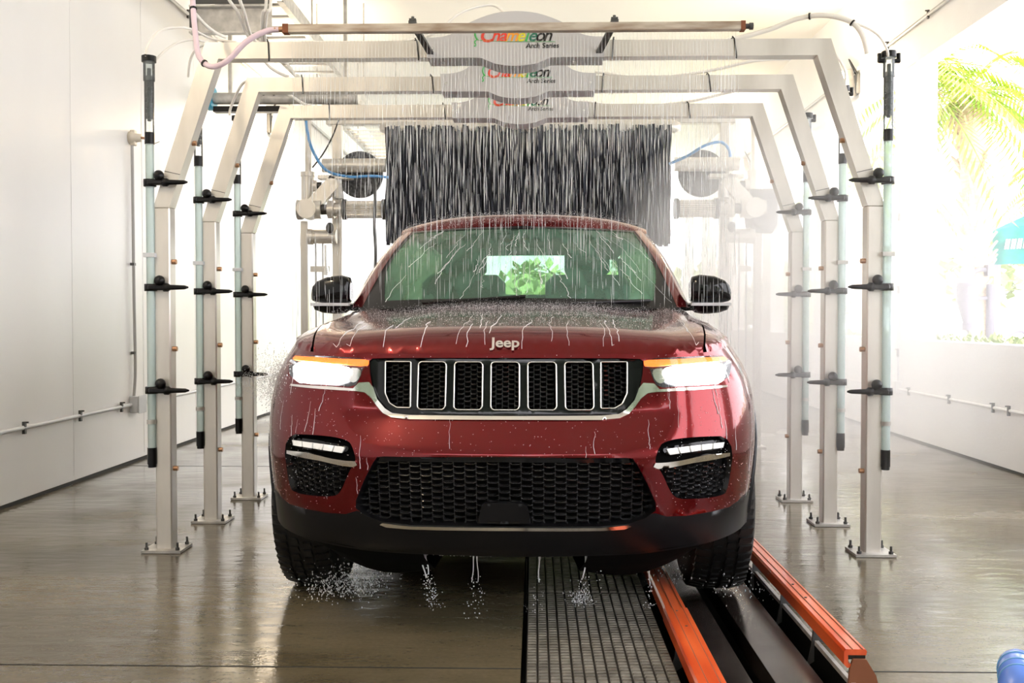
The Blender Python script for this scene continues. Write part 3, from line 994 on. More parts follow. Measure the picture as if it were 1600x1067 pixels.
ct = thing('wash_curtain', 'dark wet cloth curtain of hanging strips behind the car roof', 'wash curtain', (GX, GY, 1.7))
cx0, cx1 = W(607, 250, GY).x, W(1048, 250, GY).x
curtain_top = W(800, 201, GY).z
strips = []
for v in range(4):
    rnd = random.Random(v)
    rows = []
    K = 8
    ph = rnd.uniform(0, 6)
    for k in range(K + 1):
        z = -1.0 * k / K
        w = .017 + .003 * math.sin(k * 1.7 + ph)
        dy = .014 * math.sin(k * .9 + ph)
        dx = .003 * math.sin(k * .6 + ph * 2)
        rows.append([(dx - w, dy - .01, z), (dx, dy + .006, z), (dx + w, dy - .008, z)])
    q = MB().grid(rows)
    q.grid([[Vector(p) + Vector((0, .004, 0)) for p in r_] for r_ in rows], flip=True)
    strips.append(q)
protos = []
for layer in range(3):
    n = 99
    for i in range(n):
        x = cx0 + .02 + (cx1 - cx0 - .04) * (i + .5 * (layer % 2) + random.uniform(-.25, .25)) / n
        v = random.randrange(4)
        if len(protos) <= v or protos[v] is None:
            while len(protos) <= v: protos.append(None)
            protos[v] = strips[v].build('cloth_strip', M['cloth'], ct, local=True)
            o = protos[v]
        else:
            o = protos[v].copy()
            COL.objects.link(o)
        o.location = (x - GX, -.19 + layer * .04 + random.uniform(-.012, .012), curtain_top - 1.7 - random.uniform(0, .02))
        o.rotation_euler = (0, random.uniform(-.006, .006), random.uniform(-.6, .6))
        o.scale = (1, 1, random.uniform(.93, 1.06))

# vertical side brush drum on the right
t = thing('side_drum', 'dark grey felt drum on the right beside the gantry', 'brush drum', (2.1, GY, 1.8))
c0, c1 = W(1170, 330, GY), W(1206, 330, GY)
MB().lathe(c0, (1, 0, 0), [(0, 0), (0, .185), (.01, .195), ((c1 - c0).x, .195), ((c1 - c0).x + .005, 0)], 28).build('felt', M['foamdisc'], t)
MB().lathe(c1, (1, 0, 0), [(0, 0), (0, .18), (.03, .17), (.07, .13), (.08, 0)], 28).build('cover', M['conduit_w'], t)
MB().box((c0.x + .1, GY + .05, 1.0), (.05, .05, 2.0)).build('post', M['steel'], t)

# ------------------------------------------------------------------ conveyor
MX0, MX1 = -.028, .452
t = thing('tread_mat', 'grey ridged walkway mat beside the orange conveyor rail', 'tread mat', ((MX0 + MX1) / 2, 4, 0))
for y0, y1 in ((1.0, 4.045), (4.055, 8.0), (8.01, 12.0)):
    pn = MB().box(((MX0 + MX1) / 2, (y0 + y1) / 2, -.012), (MX1 - MX0, y1 - y0, .02)).build('panel', M['mat_base'], t)
    pd = MB()
    if y0 < 8:
        nc = 13
        cw = (MX1 - MX0) / nc
        y = y0 + .01
        while y < min(y1, 5.6) - .02:
            for i in range(nc):
                xc = MX0 + (i + .5) * cw
                hz = .006
                w, dd = cw * .84 / 2, .0115
                pd.add([(xc - w, y, -.002), (xc + w, y, -.002), (xc + w, y + 2 * dd, -.002), (xc - w, y + 2 * dd, -.002),
                        (xc - w + .002, y + .004, hz), (xc + w - .002, y + .004, hz), (xc + w - .002, y + 2 * dd - .004, hz), (xc - w + .002, y + 2 * dd - .004, hz)],
                       [(4, 5, 6, 7), (0, 1, 5, 4), (1, 2, 6, 5), (2, 3, 7, 6), (3, 0, 4, 7)])
            y += .0275
        o = pd.build('tread_pads', M['mat_pad'], t)
        o['kind'] = 'stuff'


def rail(name, label, x0, x1, ztop, y0, y1, hooks, joint_y=None, holes=()):
    t = thing(name, label, 'guide rail', ((x0 + x1) / 2, y0, ztop - .06))
    th = .012
    segs = [(y0, y1)] if not joint_y else [(y0, joint_y), (joint_y + .002, y1)]
    for k, (a, bb) in enumerate(segs):
        e = .004 if (joint_y and k == 0) else 0
        prof = [(x0 + .006 - e, ztop), (x0 - e, ztop - .008), (x0 - e, ztop - .048), (x0 + .010, ztop - .058), (x0 + .022, ztop - .056), (x0 + .022, ztop - .046), (x0 + .013, ztop - .044), (x0 + .012, ztop - .018), (x1 - .002 + e, ztop - .018), (x1 + e, ztop - .006), (x1 - .004 + e, ztop)]
        MB().prism(prof, (0, a, e * .5), (1, 0, 0), (0, 0, 1), (0, bb - a, 0)).build('cap', M['orange'], t, label='orange plastic rail cap')
    for f in (.36, .80):
        q = MB().box((x0 + (x1 - x0) * f, (y0 + y1) / 2, ztop + .0008), (.003, y1 - y0, .0025))
        q.build('groove', M['rust'], t)
    MB().box(((x0 + x1) / 2 + .006, (y0 + y1) / 2, ztop - .026), ((x1 - x0) - .018, y1 - y0 - .01, .014)).build('rail_bar', M['pitsteel'], t)
    for y in hooks:
        q = MB()
        q.prism([(-.02, 0), (.02, 0), (.05, -.05), (.06, -.09), (-.05, -.16), (-.035, -.09), (-.03, -.03)], ((x0 + x1) / 2 + .012, y, ztop - .030), (1, 0, 0), (0, 0, 1), (0, .012, 0))
        q.build('bracket', M['rust'] if y < 3.2 else M['dark_metal'], t)
    for (f, y) in holes:
        MB().cyl((x0 + (x1 - x0) * f, y, ztop), (x0 + (x1 - x0) * f, y, ztop + .003), .005, 8).build('rivet', M['dark_metal'], t)
    return t


rail('guide_rail', 'inner orange guide rail running under the car beside the tread mat', .478, .562, .055, 1.2, 9.5, [1.8, 2.8, 3.5, 4.6], 3.66, ((.5, 3.62), (.58, 3.44)))
rail('guide_rail', 'outer orange guide rail ending with its bracket exposed on the right', .952, 1.022, .108, 3.055, 10.5, [3.05, 3.45, 3.9, 4.4, 5.2, 6.4], None, ((.5, 3.62), (.5, 3.8), (.45, 4.9)))
t = thing('conveyor_plate', 'dark wet steel plate just right of the inner orange rail', 'steel plate', (.63, 4, -.1))
MB().box((.628, 5.5, -.028), (.115, 9.5, .012)).build('plate', M['pitsteel'], t)
MB().box((.684, 5.5, -.06), (.006, 9.5, .075)).build('edge_lip', M['pitsteel'], t)
t = thing('conveyor_plate', 'wide shiny steel plate between the black chain slot and outer rail', 'steel plate', (.83, 4, -.1))
MB().box((.835, 5.5, -.028), (.15, 9.5, .012)).build('plate', M['pitsteel'], t)
MB().box((.908, 5.5, -.06), (.006, 9.5, .075)).build('edge_lip', M['pitsteel'], t)
MB().box((.762, 5.5, -.06), (.006, 9.5, .075)).build('edge_lip', M['pitsteel'], t)
t = thing('steel_edge', 'bright steel angle edging the floor under the outer orange rail', 'steel edge', (.98, 4, -.1))
MB().box((.980, 5.5, -.004), (.014, 10, .02)).build('angle', M['galv'], t)
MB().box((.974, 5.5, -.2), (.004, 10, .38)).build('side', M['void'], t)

# blue object near the corner
bp0, bp1 = Vector((1.36, 2.78, .07)), Vector((1.463, 3.02, .075))
t = thing('blue_bottle', 'shiny blue ringed canister lying at the lower right corner', 'canister', (1.41, 2.9, 0))
d = (bp1 - bp0).normalized()
MB().lathe(bp0, d, [(0, 0), (0, .055), (.24, .056), (.262, .050), (.275, .036), (.278, 0)], 32).build('body', M['blue_barrel'], t)
for k in (.10, .155, .21):
    MB().lathe(bp0 + d * k, d, [(0, .055), (0, .0585), (.006, .0585), (.006, .055)], 32).build('band', M['blue_hose'], t)
t = thing('clear_cup', 'crumpled clear plastic piece beside the blue canister', 'plastic scrap', (1.52, 2.93, 0))
MB().lathe((1.485, 2.90, .05), (.8, .3, .15), [(0, .0), (0.0, .012), (.03, .035), (.09, .045), (.092, .043)], 12, smooth=False).build('cup', M['clear'], t)

# ------------------------------------------------------------------ the car
CRZ = R(-1.0)
CO = Vector((-.1045, 3.30, 0))
CM = Matrix.Translation(CO) @ Matrix.Rotation(CRZ, 4, 'Z')
car = thing('car', 'red wet SUV with chrome seven slot grille and lit headlamps on the conveyor', 'car', CO, CRZ)
CRi = CR.transposed()

_pl = [(0, 0), (.12, .002), (.25, .008), (.38, .022), (.50, .045), (.60, .075), (.70, .118), (.78, .170), (.85, .240), (.905, .325), (.945, .43), (.975, .56), (.992, .72), (1.0, .95), (1.0, 1.5), (1.0, 2.4), (1.0, 3.4), (.995, 4.0), (.97, 4.45), (.93, 4.68), (.85, 4.82), (.7, 4.89), (.4, 4.91), (0, 4.92)]
_pc = catmull([(a, bb, 0) for a, bb in _pl], 10)
_px = np.array([p.x for p in _pc])
_py = np.array([p.y for p in _pc])
_pu = np.concatenate([[0], np.cumsum(np.hypot(np.diff(_px), np.diff(_py)))])
UT = float(_pu[-1])
_front = _py[:170]
_wz = [.20, .30, .36, .45, .55, .65, .75, .82, .90, .96, 1.0, 1.05, 1.10, 1.16, 1.2]
_ww = [.93, .938, .942, .950, .960, .968, .968, .962, .942, .915, .888, .855, .832, .800, .79]
_Pz = [.20, .28, .33, .40, .46, .55, .62, .67, .72, .80, .90, .98, 1.01, 1.1]
_Pv = [.17, .12, .075, .05, .038, .020, .006, .0, .0, .008, .024, .034, .042, .06]
_Lz = [0, .672, .682, .790, .800, 2]
_Lv = [0, 0, .008, .070, .073, .068]


def smooth_interp(x, X, Y):
    return float(np.interp(x, X, Y))


# dense smoothed tables
_zz = np.linspace(.18, 1.22, 261)
_wv = np.interp(_zz, _wz, _ww)
_pvv = np.interp(_zz, _Pz, _Pv)
ker = np.hanning(15)
ker /= ker.sum()
_wv = np.convolve(np.pad(_wv, 7, 'edge'), ker, 'valid')
ker = np.hanning(9)
ker /= ker.sum()
_pvv = np.convolve(np.pad(_pvv, 4, 'edge'), ker, 'valid')


def S(u, z, off=0.0):
    """point on the car's outer skin; u runs around the plan (minus = car's right, photo left)"""
    sg = -1 if u < 0 else 1
    a = abs(u)
    cx = float(np.interp(a, _pu, _px))
    cy = float(np.interp(a, _pu, _py))
    w = float(np.interp(z, _zz, _wv))
    fade = max(0, 1 - cy / .75)
    fade = fade * fade * (3 - 2 * fade)
    P = float(np.interp(z, _zz, _pvv))
    k = min(1, max(0, (cx - .30) / .60))
    k = k * k * (3 - 2 * k)
    w = .962 + (w - .962) * k
    k = min(1, max(0, (a - .42) / .25))
    k = k * k * (3 - 2 * k)
    P += float(np.interp(z, _Lz, _Lv)) * (1 - k) + .03 * k * min(1, max(0, (z - .68) / .15))
    p = Vector((sg * cx * w, cy + P * fade, z))
    if off:
        e = .004
        n = (S(u + e, z) - S(u - e, z)).cross(S(u, z + e) - S(u, z - e))
        n.normalize()
        p = p + n * off        # n points outward at the nose (-y)
    return p


def U(cy):
    """u on the side for a distance cy behind the nose"""
    return float(np.interp(cy, _py[:200], _pu[:200]))


def proj(p):
    q = CRi @ (CM @ p - Vector((0, 0, CAMZ)))
    return (800 + F * q.x / -q.z, 533.5 - F * q.y / -q.z)


def inv(px, py):
    """photo pixel (left half of the nose) -> (u, z) on the skin"""
    u, z = (px - 789) / 455, 1.125 - (py - 498) / 460
    for _ in range(12):
        a, bb = proj(S(u, z))
        e = 1e-3
        a1, b1 = proj(S(u + e, z))
        a2, b2 = proj(S(u, z + e))
        J = np.array([[(a1 - a) / e, (a2 - a) / e], [(b1 - bb) / e, (b2 - bb) / e]])
        try:
            d = np.linalg.solve(J, [px - a, py - bb])
        except Exception:
            break
        d = np.clip(d, -.08, .08)
        u += float(d[0])
        z += float(d[1])
        z = min(max(z, .2), 1.15)
        u = max(min(u, .02), -2.2)
        if abs(d[0]) + abs(d[1]) < 1e-5: break
    return (u, z)


def chaikin(P, n=2, closed=True):
    for _ in range(n):
        out = []
        m = len(P)
        for i in range(m if closed else m - 1):
            a, bb = P[i], P[(i + 1) % m]
            out += [(a[0] * .75 + bb[0] * .25, a[1] * .75 + bb[1] * .25), (a[0] * .25 + bb[0] * .75, a[1] * .25 + bb[1] * .75)]
        P = out
    return P


def full(half):
    """left-half outline listed from the centre line outward and back -> whole symmetric outline"""
    return half + [(-u, z) for u, z in reversed(half)]


def mirror(poly):
    return [(-u, z) for u, z in reversed(poly)]


def inside(pt, poly):
    x, y = pt
    c = False
    j = len(poly) - 1
    for i in range(len(poly)):
        xi, yi = poly[i]
        xj, yj = poly[j]
        if (yi > y) != (yj > y) and x < (xj - xi) * (y - yi) / (yj - yi) + xi: c = not c
        j = i
    return c


def inside_np(P, poly):
    x, y = P[:, 0], P[:, 1]
    c = np.zeros(len(P), bool)
    j = len(poly) - 1
    for i in range(len(poly)):
        xi, yi = poly[i]
        xj, yj = poly[j]
        if yi != yj:
            m = ((yi > y) != (yj > y)) & (x < (xj - xi) * (y - yi) / (yj - yi) + xi)
            c ^= m
        j = i
    return c


def cdt(outlines, grid):
    vs, es = [], []
    for P in outlines:
        n0 = len(vs)
        vs += [Vector(p) for p in P]
        es += [(n0 + i, n0 + (i + 1) % len(P)) for i in range(len(P))]
    vs += [Vector(g_) for g_ in grid]
    r = delaunay_2d_cdt(vs, es, [], 0, 1e-5)
    V = np.array([(p.x, p.y) for p in r[0]])
    T = r[2]
    C = np.array([V[list(f)].mean(axis=0) for f in T])
    return V, T, C


def patch(V, T, keep, fn, name, m, parent, label=None, flip=False):
    """mesh of the triangles kept, lifted by fn(u,v)"""
    idx = {}
    vs, fs = [], []
    for t_, k in zip(T, keep):
        if not k: continue
        f = []
        for i in t_:
            if i not in idx:
                idx[i] = len(vs)
                vs.append(fn(V[i][0], V[i][1]))
            f.append(idx[i])
        fs.append(f[::-1] if flip else f)
    q = MB()
    q.add(vs, fs, True)
    return q.build(name, m, parent, local=True, label=label)


def area_ok(V, T):
    return np.array([True] * len(T))


def densify(P, step=.03):
    out = []
    for i in range(len(P)):
        a, bb = P[i], P[(i + 1) % len(P)]
        L_ = math.hypot(a[0] - bb[0], a[1] - bb[1])
        n = max(1, int(L_ / step))
        out += [(a[0] + (bb[0] - a[0]) * k / n, a[1] + (bb[1] - a[1]) * k / n) for k in range(n)]
    return out


def pxs(pts):
    return [inv(*p) for p in pts]


# outlines from the nose of the car (left half of the photo)
grille_h = pxs([(789, 559), (620, 559), (582, 560), (577, 564), (578, 582), (582, 606), (590, 624), (602, 638), (614, 646), (640, 649), (789, 651)])
grille_h[0] = (0, grille_h[0][1]); grille_h[-1] = (0, grille_h[-1][1])
GRILLE = full(grille_h)
trim_out_h = pxs([(789, 657), (640, 656), (612, 653), (599, 646), (589, 634), (580, 621), (570, 613), (556, 611), (520, 609), (456, 603), (456, 600), (520, 604), (552, 607), (561, 598), (577, 597), (584, 606)])
LAMP = chaikin(pxs([(455, 553), (515, 556), (577, 560), (576, 572), (567, 575), (563, 590), (554, 605), (520, 602), (456, 597)]), 1)
intake_h = pxs([(789, 714), (600, 713), (589, 714), (582, 724), (568, 752), (556, 782), (556, 794), (572, 806), (596, 815), (640, 820), (789, 823)])
intake_h[0] = (0, intake_h[0][1]); intake_h[-1] = (0, intake_h[-1][1])
INTAKE = full(intake_h)
POCKET = chaikin(pxs([(444, 677), (500, 679), (543, 686), (552, 700), (557, 720), (546, 735), (534, 766), (524, 776), (494, 775), (462, 770), (452, 762)]), 2)
# edge of black lower cladding
clad_h = pxs([(789, 815), (640, 813), (596, 808), (575, 802), (557, 798), (540, 803), (510, 801), (478, 795), (452, 787), (440, 777), (430, 764)])
clad_u = [p for p in clad_h]
clad_u[0] = (0, clad_u[0][1])
ZB = .305


def zbot(u):
    a = abs(u)
    return float(np.interp(a, [0, .5, .8, 1.1, 1.6, 9], [.305, .312, .335, .36, .30, .30]))


def ztop(u):
    cy = float(np.interp(abs(u), _pu, _py))
    return float(np.interp(cy, [0, .12, .35, .7, 1.0, 1.5, 2, 5], [1.003, 1.003, 1.018, 1.062, 1.10, 1.145, 1.155, 1.17]))


us = [-UT + 2 * UT * i / 240 for i in range(241)]
OUT = [(u, zbot(u)) for u in us] + [(u, ztop(u)) for u in reversed(us)]
arches = []
for cyc in (.93, 3.90):
    for s in (-1, 1):
        P = []
        for k in range(25):
            a = PI * k / 24
            P.append((s * U(cyc + .445 * math.cos(a)), .39 + .435 * math.sin(a)))
        P += [(s * U(cyc - .445), .1), (s * U(cyc + .445), .1)]
        arches.append(P)
side_clad = []   # black cladding band around arches
grid = []
for i in range(-60, 61):
    for j in range(30):
        grid.append((i * .025, .30 + j * .025))
a = 1.52
while a < UT - .02:
    for j in range(14):
        for s in (-1, 1):
            grid.append((s * a, .30 + j * .06))
    a += .09
cladline = [(-4.0, .45), (-1.6, .45)] + [(u, z) for u, z in reversed(clad_u)] + [(-u, z) for u, z in clad_u[1:]] + [(1.6, .45), (4.0, .45)]
lps = [OUT, GRILLE, INTAKE, LAMP, mirror(LAMP), POCKET, mirror(POCKET)] + arches
# door and bumper shut lines on the flanks
slots = []
for s in (-1, 1):
    for cy in (1.62, 2.72, 3.62):
        uu = s * U(cy)
        slots.append([(uu - .003, .42), (uu + .003, .42), (uu + .003, 1.10), (uu - .003, 1.10)])
lps += slots
CLADPOLY = cladline + [(4.0, .05), (-4.0, .05)]
V, T, C = cdt([densify(p, .03) if len(p) < 60 and p not in slots else p for p in lps] + [CLADPOLY], [g_ for g_ in grid if zbot(g_[0]) + .008 < g_[1] < ztop(g_[0]) - .008])
keep = inside_np(C, OUT)
for P in [GRILLE, INTAKE, LAMP, mirror(LAMP), POCKET, mirror(POCKET)] + arches + slots:
    keep &= ~inside_np(C, P)
low = inside_np(C, CLADPOLY)
frontm = np.abs(C[:, 0]) < U(.50)
patch(V, T, keep & ~low & frontm, S, 'front_bumper', M['paint'], car, 'glossy red front bumper and nose')
patch(V, T, keep & ~low & ~frontm, S, 'body_side', M['paint'], car, 'red fenders, doors and tail')
patch(V, T, keep & low, S, 'lower_cladding', M['black'], car, 'black plastic lower bumper and sills')


def rim(poly, depth, name, m, back_m=None, back=True, off0=0.0):
    """walls going in from a hole in the skin, and its back"""
    P = densify(poly, .04)
    a = [S(u, z, off0) for u, z in P]
    cen = sum((Vector((u, z)) for u, z in P), Vector((0, 0))) / len(P)
    bpt = []
    for (u, z) in P:
        q = Vector((u, z))
        q = q + (cen - q).normalized() * min(.012, depth * .3)
        bpt.append(S(q.x, q.y, -depth))
    q = MB()
    n = len(P)
    q.add(a + bpt, [(i, (i + 1) % n, n + (i + 1) % n, n + i) for i in range(n)], True)
    o = q.build(name, m, car, local=True)
    if back:
        V2, T2, C2 = cdt([P], [(u, z) for (u, z) in grid if inside((u, z), P)])
        patch(V2, T2, inside_np(C2, P), lambda u, z: S(u, z, -depth), 'recess_back', back_m or m, car)
    return o


rim(INTAKE, .06, 'intake_surround', M['black'], M['void'])
rim(POCKET, .035, 'fog_pocket', M['gloss_black'], M['void'])
rim(mirror(POCKET), .035, 'fog_pocket', M['gloss_black'], M['void'])
rim(GRILLE, .012, 'grille_surround', M['gloss_black'], back=False)

# upper grille: black panel with seven slots
ctr = [(-.393, .0), (-.2635, 0), (-.1315, 0), (0, 0), (.1315, 0), (.2635, 0), (.393, 0)]
zt_, zb_ = inv(729, 565)[1], inv(729, 640)[1]


def rrect(x0, x1, z0, z1, r):
    P = []
    for cx_, cz_, a0 in ((x1 - r, z1 - r, 0), (x0 + r, z1 - r, 90), (x0 + r, z0 + r, 180), (x1 - r, z0 + r, 270)):
        for k in range(5):
            a = R(a0 + k * 22.5)
            P.append((cx_ + r * math.cos(a), cz_ + r * math.sin(a)))
    return P


SL = []
for k, (xc, _) in enumerate(ctr):
    hw = .051
    if k in (0, 6):
        P = [(-.050, zt_), (.0495, zt_), (.0505, zb_ + .005), (.0, zb_ + .005), (-.028, zb_ + .020), (-.046, zb_ + .055)]
        P = [(u, z) for u, z in densify(P, .01)]
        P = chaikin(P, 2)
        if k == 6: P = [(-u, z) for u, z in reversed(P)]
        P = [(xc + u, z) for u, z in P]
    else:
        P = rrect(xc - hw, xc + hw, zb_, zt_, .014)
        lean = -.004 * (xc / .39)
        P = [(u - lean * (zt_ - z) / (zt_ - zb_), z) for u, z in P]
    SL.append(P)
GP = densify(GRILLE, .03)
V, T, C = cdt([GP] + SL, [g_ for g_ in grid if inside(g_, GRILLE)])
keep = inside_np(C, GRILLE)
for P in SL: keep &= ~inside_np(C, P)
patch(V, T, keep, lambda u, z: S(u, z, -.012), 'grille_panel', M['gloss_black'], car, 'gloss black panel around the seven slots')
patch(V, T, inside_np(C, GRILLE), lambda u, z: S(u, z, -.06), 'grille_back', M['void'], car)


def honeycomb(name, poly, cw, chh, off, m, r=.0012, clipmargin=0):
    """staggered winged bars joined by short ribs, one moulded part"""
    q = MB()
    us_ = [p[0] for p in poly]
    zs_ = [p[1] for p in poly]
    j = 0
    z = min(zs_) + chh * .2
    while z < max(zs_):
        u = math.floor(min(us_) / cw) * cw + (cw / 2 if j % 2 else 0)
        while u < max(us_):
            if inside((u, z), poly):
                pts = []
                for a, bq in ((-.25, .0), (-.14, -.18), (.14, -.18), (.25, .0)):
                    uu, zz_ = u + a * cw, z + bq * chh
                    pts.append((uu, zz_))
                # a winged blade: top lit face and front face
                top, bot, bk = [], [], []
                for (uu, zz_) in pts:
                    top.append(S(uu, zz_ + .0018, off - .012))
                    bot.append(S(uu, zz_, off))
                    bk.append(S(uu, zz_ - .005, off - .003))
                q.grid([bk, bot, top], smooth=False)
                # thin ribs down to the next row
                for s_ in (-1, 1):
                    u0, z0 = u + s_ * .25 * cw, z
                    u1, z1 = u0, z - chh * .5
                    if inside((u1, z1), poly):
                        A_, B_ = S(u0, z0, off - .008), S(u1, z1, off - .008)
                        q.add([A_ + Vector((-r, 0, 0)), A_ + Vector((r, 0, 0)), B_ + Vector((r, 0, 0)), B_ + Vector((-r, 0, 0)), A_ + Vector((-r, .01, 0)), A_ + Vector((r, .01, 0)), B_ + Vector((r, .01, 0)), B_ + Vector((-r, .01, 0))],
                              [(3, 2, 1, 0), (0, 4, 7, 3), (2, 6, 5, 1)])
            u += cw
        z += chh / 2
        j += 1
    return q.build(name, m, car, local=True)


for P in SL:
    n = len(P)
    q = MB()
    q.tube([S(u, z, -.006) for u, z in P], .0030, 6, closed=True)
    q.build('grille_ring', M['chrome'], car, local=True, label='thin chrome ring around one grille slot')
    q = MB()
    q.add([S(u, z, -.012) for u, z in P] + [S(u, z, -.055) for u, z in P], [(i, (i + 1) % n, n + (i + 1) % n, n + i) for i in range(n)], True)
    q.build('slot_wall', M['gloss_black'], car, local=True)
    honeycomb('slot_mesh', P, .046, .0165, -.03, M['mesh_black'])
honeycomb('intake_mesh', [(u, z) for u, z in INTAKE], .080, .0225, -.022, M['mesh_black'], .0016)
for mm in (False, True):
    P = chaikin(pxs([(448, 712), (500, 722), (542, 730), (530, 764), (520, 774), (494, 773), (465, 768), (454, 758)]), 1)
    if mm: P = mirror(P)
    honeycomb('fog_mesh', P, .060, .019, -.016, M['mesh_black'])


def skin_strip(name, poly, off, thick, m, label=None, parent=None):
    """solid plate lying on the skin"""
    P = densify(poly, .01)
    ua, ub = min(p[0] for p in P), max(p[0] for p in P)
    za_, zb3 = min(p[1] for p in P), max(p[1] for p in P)
    gg = [(ua + .012 * i, za_ + .012 * j) for i in range(int((ub - ua) / .012) + 1) for j in range(int((zb3 - za_) / .012) + 1)]
    V2, T2, C2 = cdt([P], [g_ for g_ in gg if inside(g_, P)])
    k = inside_np(C2, P)
    q = MB()
    a = [S(u, z, off + thick) for u, z in V2]
    q.add(a, [tuple(t_) for t_, kk in zip(T2, k) if kk], True)
    n = len(P)
    q.add([S(u, z, off + thick) for u, z in P] + [S(u, z, off - .004) for u, z in P], [(i, n + i, n + (i + 1) % n, (i + 1) % n) for i in range(n)], True)
    return q.build(name, m, parent or car, local=True, label=label)


# chrome lower frame of the grille, joined to wings under the lamps
inner_h = [p for p in pxs([(789, 651), (640, 649), (614, 646), (602, 638), (590, 624), (585, 610)])]
outer_h = trim_out_h
outer_h[0] = (0, outer_h[0][1]); inner_h[0] = (0, inner_h[0][1])
halfp = outer_h + inner_h[::-1]
whole = outer_h + inner_h[::-1][:-1]
CH_ = outer_h[::1] + inner_h[::-1][:-1] + [(-u, z) for u, z in inner_h][0:] + [(-u, z) for u, z in reversed(outer_h)][:-1]
skin_strip('chrome_frame', CH_, 0, .006, M['chrome'], 'chrome strip under the grille and headlamps')
LOW = pxs([(789, 823.5), (640, 821.5), (598, 816.5), (594, 819), (604, 823), (640, 826), (789, 828.5)])
LOW[0] = (0, LOW[0][1]); LOW[-1] = (0, LOW[-1][1])
skin_strip('lower_chrome_strip', LOW + [(-u, z) for u, z in reversed(LOW)][1:-1], 0, .006, M['chrome'], 'thin chrome line below the lower intake')
# upper dark lip inside the intake
lip = pxs([(789, 713), (592, 713), (585, 722), (789, 724)])
lip[0] = (0, lip[0][1]); lip[-1] = (0, lip[-1][1])
skin_strip('intake_lip', lip + [(-u, z) for u, z in reversed(lip)][1:-1], -.018, .003, M['gloss_black'])
# centre cover of the radar in the lower intake
RC = pxs([(789, 786), (758, 787), (752, 792), (746, 818), (789, 819)])
RC[0] = (0, RC[0][1]); RC[-1] = (0, RC[-1][1])
skin_strip('radar_cover', RC + [(-u, z) for u, z in reversed(RC)][1:-1], -.012, .010, M['black'], 'smooth dark cover in the lower intake')

for sgn in (0, 1):
    mi = (lambda P: mirror(P)) if sgn else (lambda P: P)
    # fog lamp: bezel, five LED segments, chrome blade
    bz = mi(chaikin(pxs([(447, 684), (475, 684), (540, 695), (541, 701), (533, 711), (452, 699)]), 1))
    skin_strip('fog_lamp_housing', bz, -.022, .003, M['gloss_black'])
    for k in range(5):
        f0, f1 = k / 5 + .012, (k + 1) / 5 - .012
        A0, A1 = (451, 687), (537, 698)
        B0, B1 = (453, 696), (532, 709)
        def lp(a, bb, f): return (a[0] + (bb[0] - a[0]) * f, a[1] + (bb[1] - a[1]) * f)
        seg = mi(pxs([lp(A0, A1, f0), lp(A0, A1, f1), lp(B0, B1, f1), lp(B0, B1, f0)]))
        skin_strip('fog_led', seg, -.019, .008, M['fog_led'], 'bright faceted LED segment')
    bl = mi(pxs([(450, 703), (480, 706), (520, 716), (540, 719), (556, 720), (559, 726), (553, 729), (535, 727), (500, 719), (468, 713), (450, 708)]))
    skin_strip('fog_chrome_blade', bl, .000, .006, M['chrome'], 'chrome blade below the fog lamp')
    # headlamp
    LM = mi(LAMP)
    P = densify(LM, .04)
    n = len(P)
    hl = MB()
    hl.add([S(u, z, -.001) for u, z in P] + [S(u, z, -.05) for u, z in P], [(i, (i + 1) % n, n + (i + 1) % n, n + i) for i in range(n)], True)
    V2, T2, C2 = cdt([P], [])
    hl.add([S(u, z, -.05) for u, z in V2], [tuple(t_) for t_, kk in zip(T2, inside_np(C2, P)) if kk], True)
    hl = hl.build('headlamp', M['gloss_black'], car, local=True, label='lit headlamp with amber bar and white beam')
    skin_strip('amber_bar', mi(pxs([(457, 555), (490, 557), (530, 560), (576.5, 561.5), (576, 571), (562, 572), (530, 569), (490, 565), (457, 561)])), -.006, .004, M['amber'], 'glowing orange indicator bar', hl)
    skin_strip('beam_lamp', mi(chaikin(pxs([(456, 564), (500, 566), (540, 571), (546, 580), (538, 594), (500, 599), (470, 597), (457, 593)]), 1)), -.02, .012, M['led'], 'dazzling white low beam', hl)
    skin_strip('reflector', mi(chaikin(pxs([(543, 573), (562, 575), (561, 588), (552, 598), (541, 594)]), 1)), -.03, .01, M['chrome'], None, hl)
    V2, T2, C2 = cdt([P], [])
    patch(V2, T2, inside_np(C2, P), lambda u, z: S(u, z, .001), 'lens', M['lens'], hl)

# name badge on the nose
# ---- hood and fender tops: a height field between the nose and the cowl


def edge_at(u):
    p = S(u, ztop(u))
    return (p.x, p.y, p.z)


u_end = U(1.46)
EU = [-u_end + 2 * u_end * i / 160 for i in range(161)]
EDGE = np.array([edge_at(u) for u in EU])


def cowl_y(x):
    return 1.22 + .30 * (x / .8) ** 2


def baseH(x, y):
    zc = float(np.interp(y, [0, .15, .3, .6, 1.0, 1.4, 1.8], [1.055, 1.080, 1.096, 1.125, 1.157, 1.182, 1.20]))
    ax = abs(x)
    bulge = .014 * (1 - 1 / (1 + math.exp(-(ax - .40) / .035)))
    fall = -.012 * (ax / .5) ** 2 if ax < .5 else -.012 - .06 * (ax - .5)
    fade = min(1, max(0, (y - .15) / .4))
    shoulder = .018 * math.exp(-((ax - .70) / .06) ** 2) * fade
    return zc + bulge * fade + fall + shoulder


def Hz(x, y):
    d2 = (EDGE[:, 0] - x) ** 2 + (EDGE[:, 1] - y) ** 2
    i = int(d2.argmin())
    d = math.sqrt(d2[i])
    ze = EDGE[i, 2]
    Rr = .16
    t = min(1, d / Rr)
    Bz = max(baseH(x, y), ze + .02)
    return ze + (Bz - ze) * math.sqrt(max(0, 1 - (1 - t) ** 2))


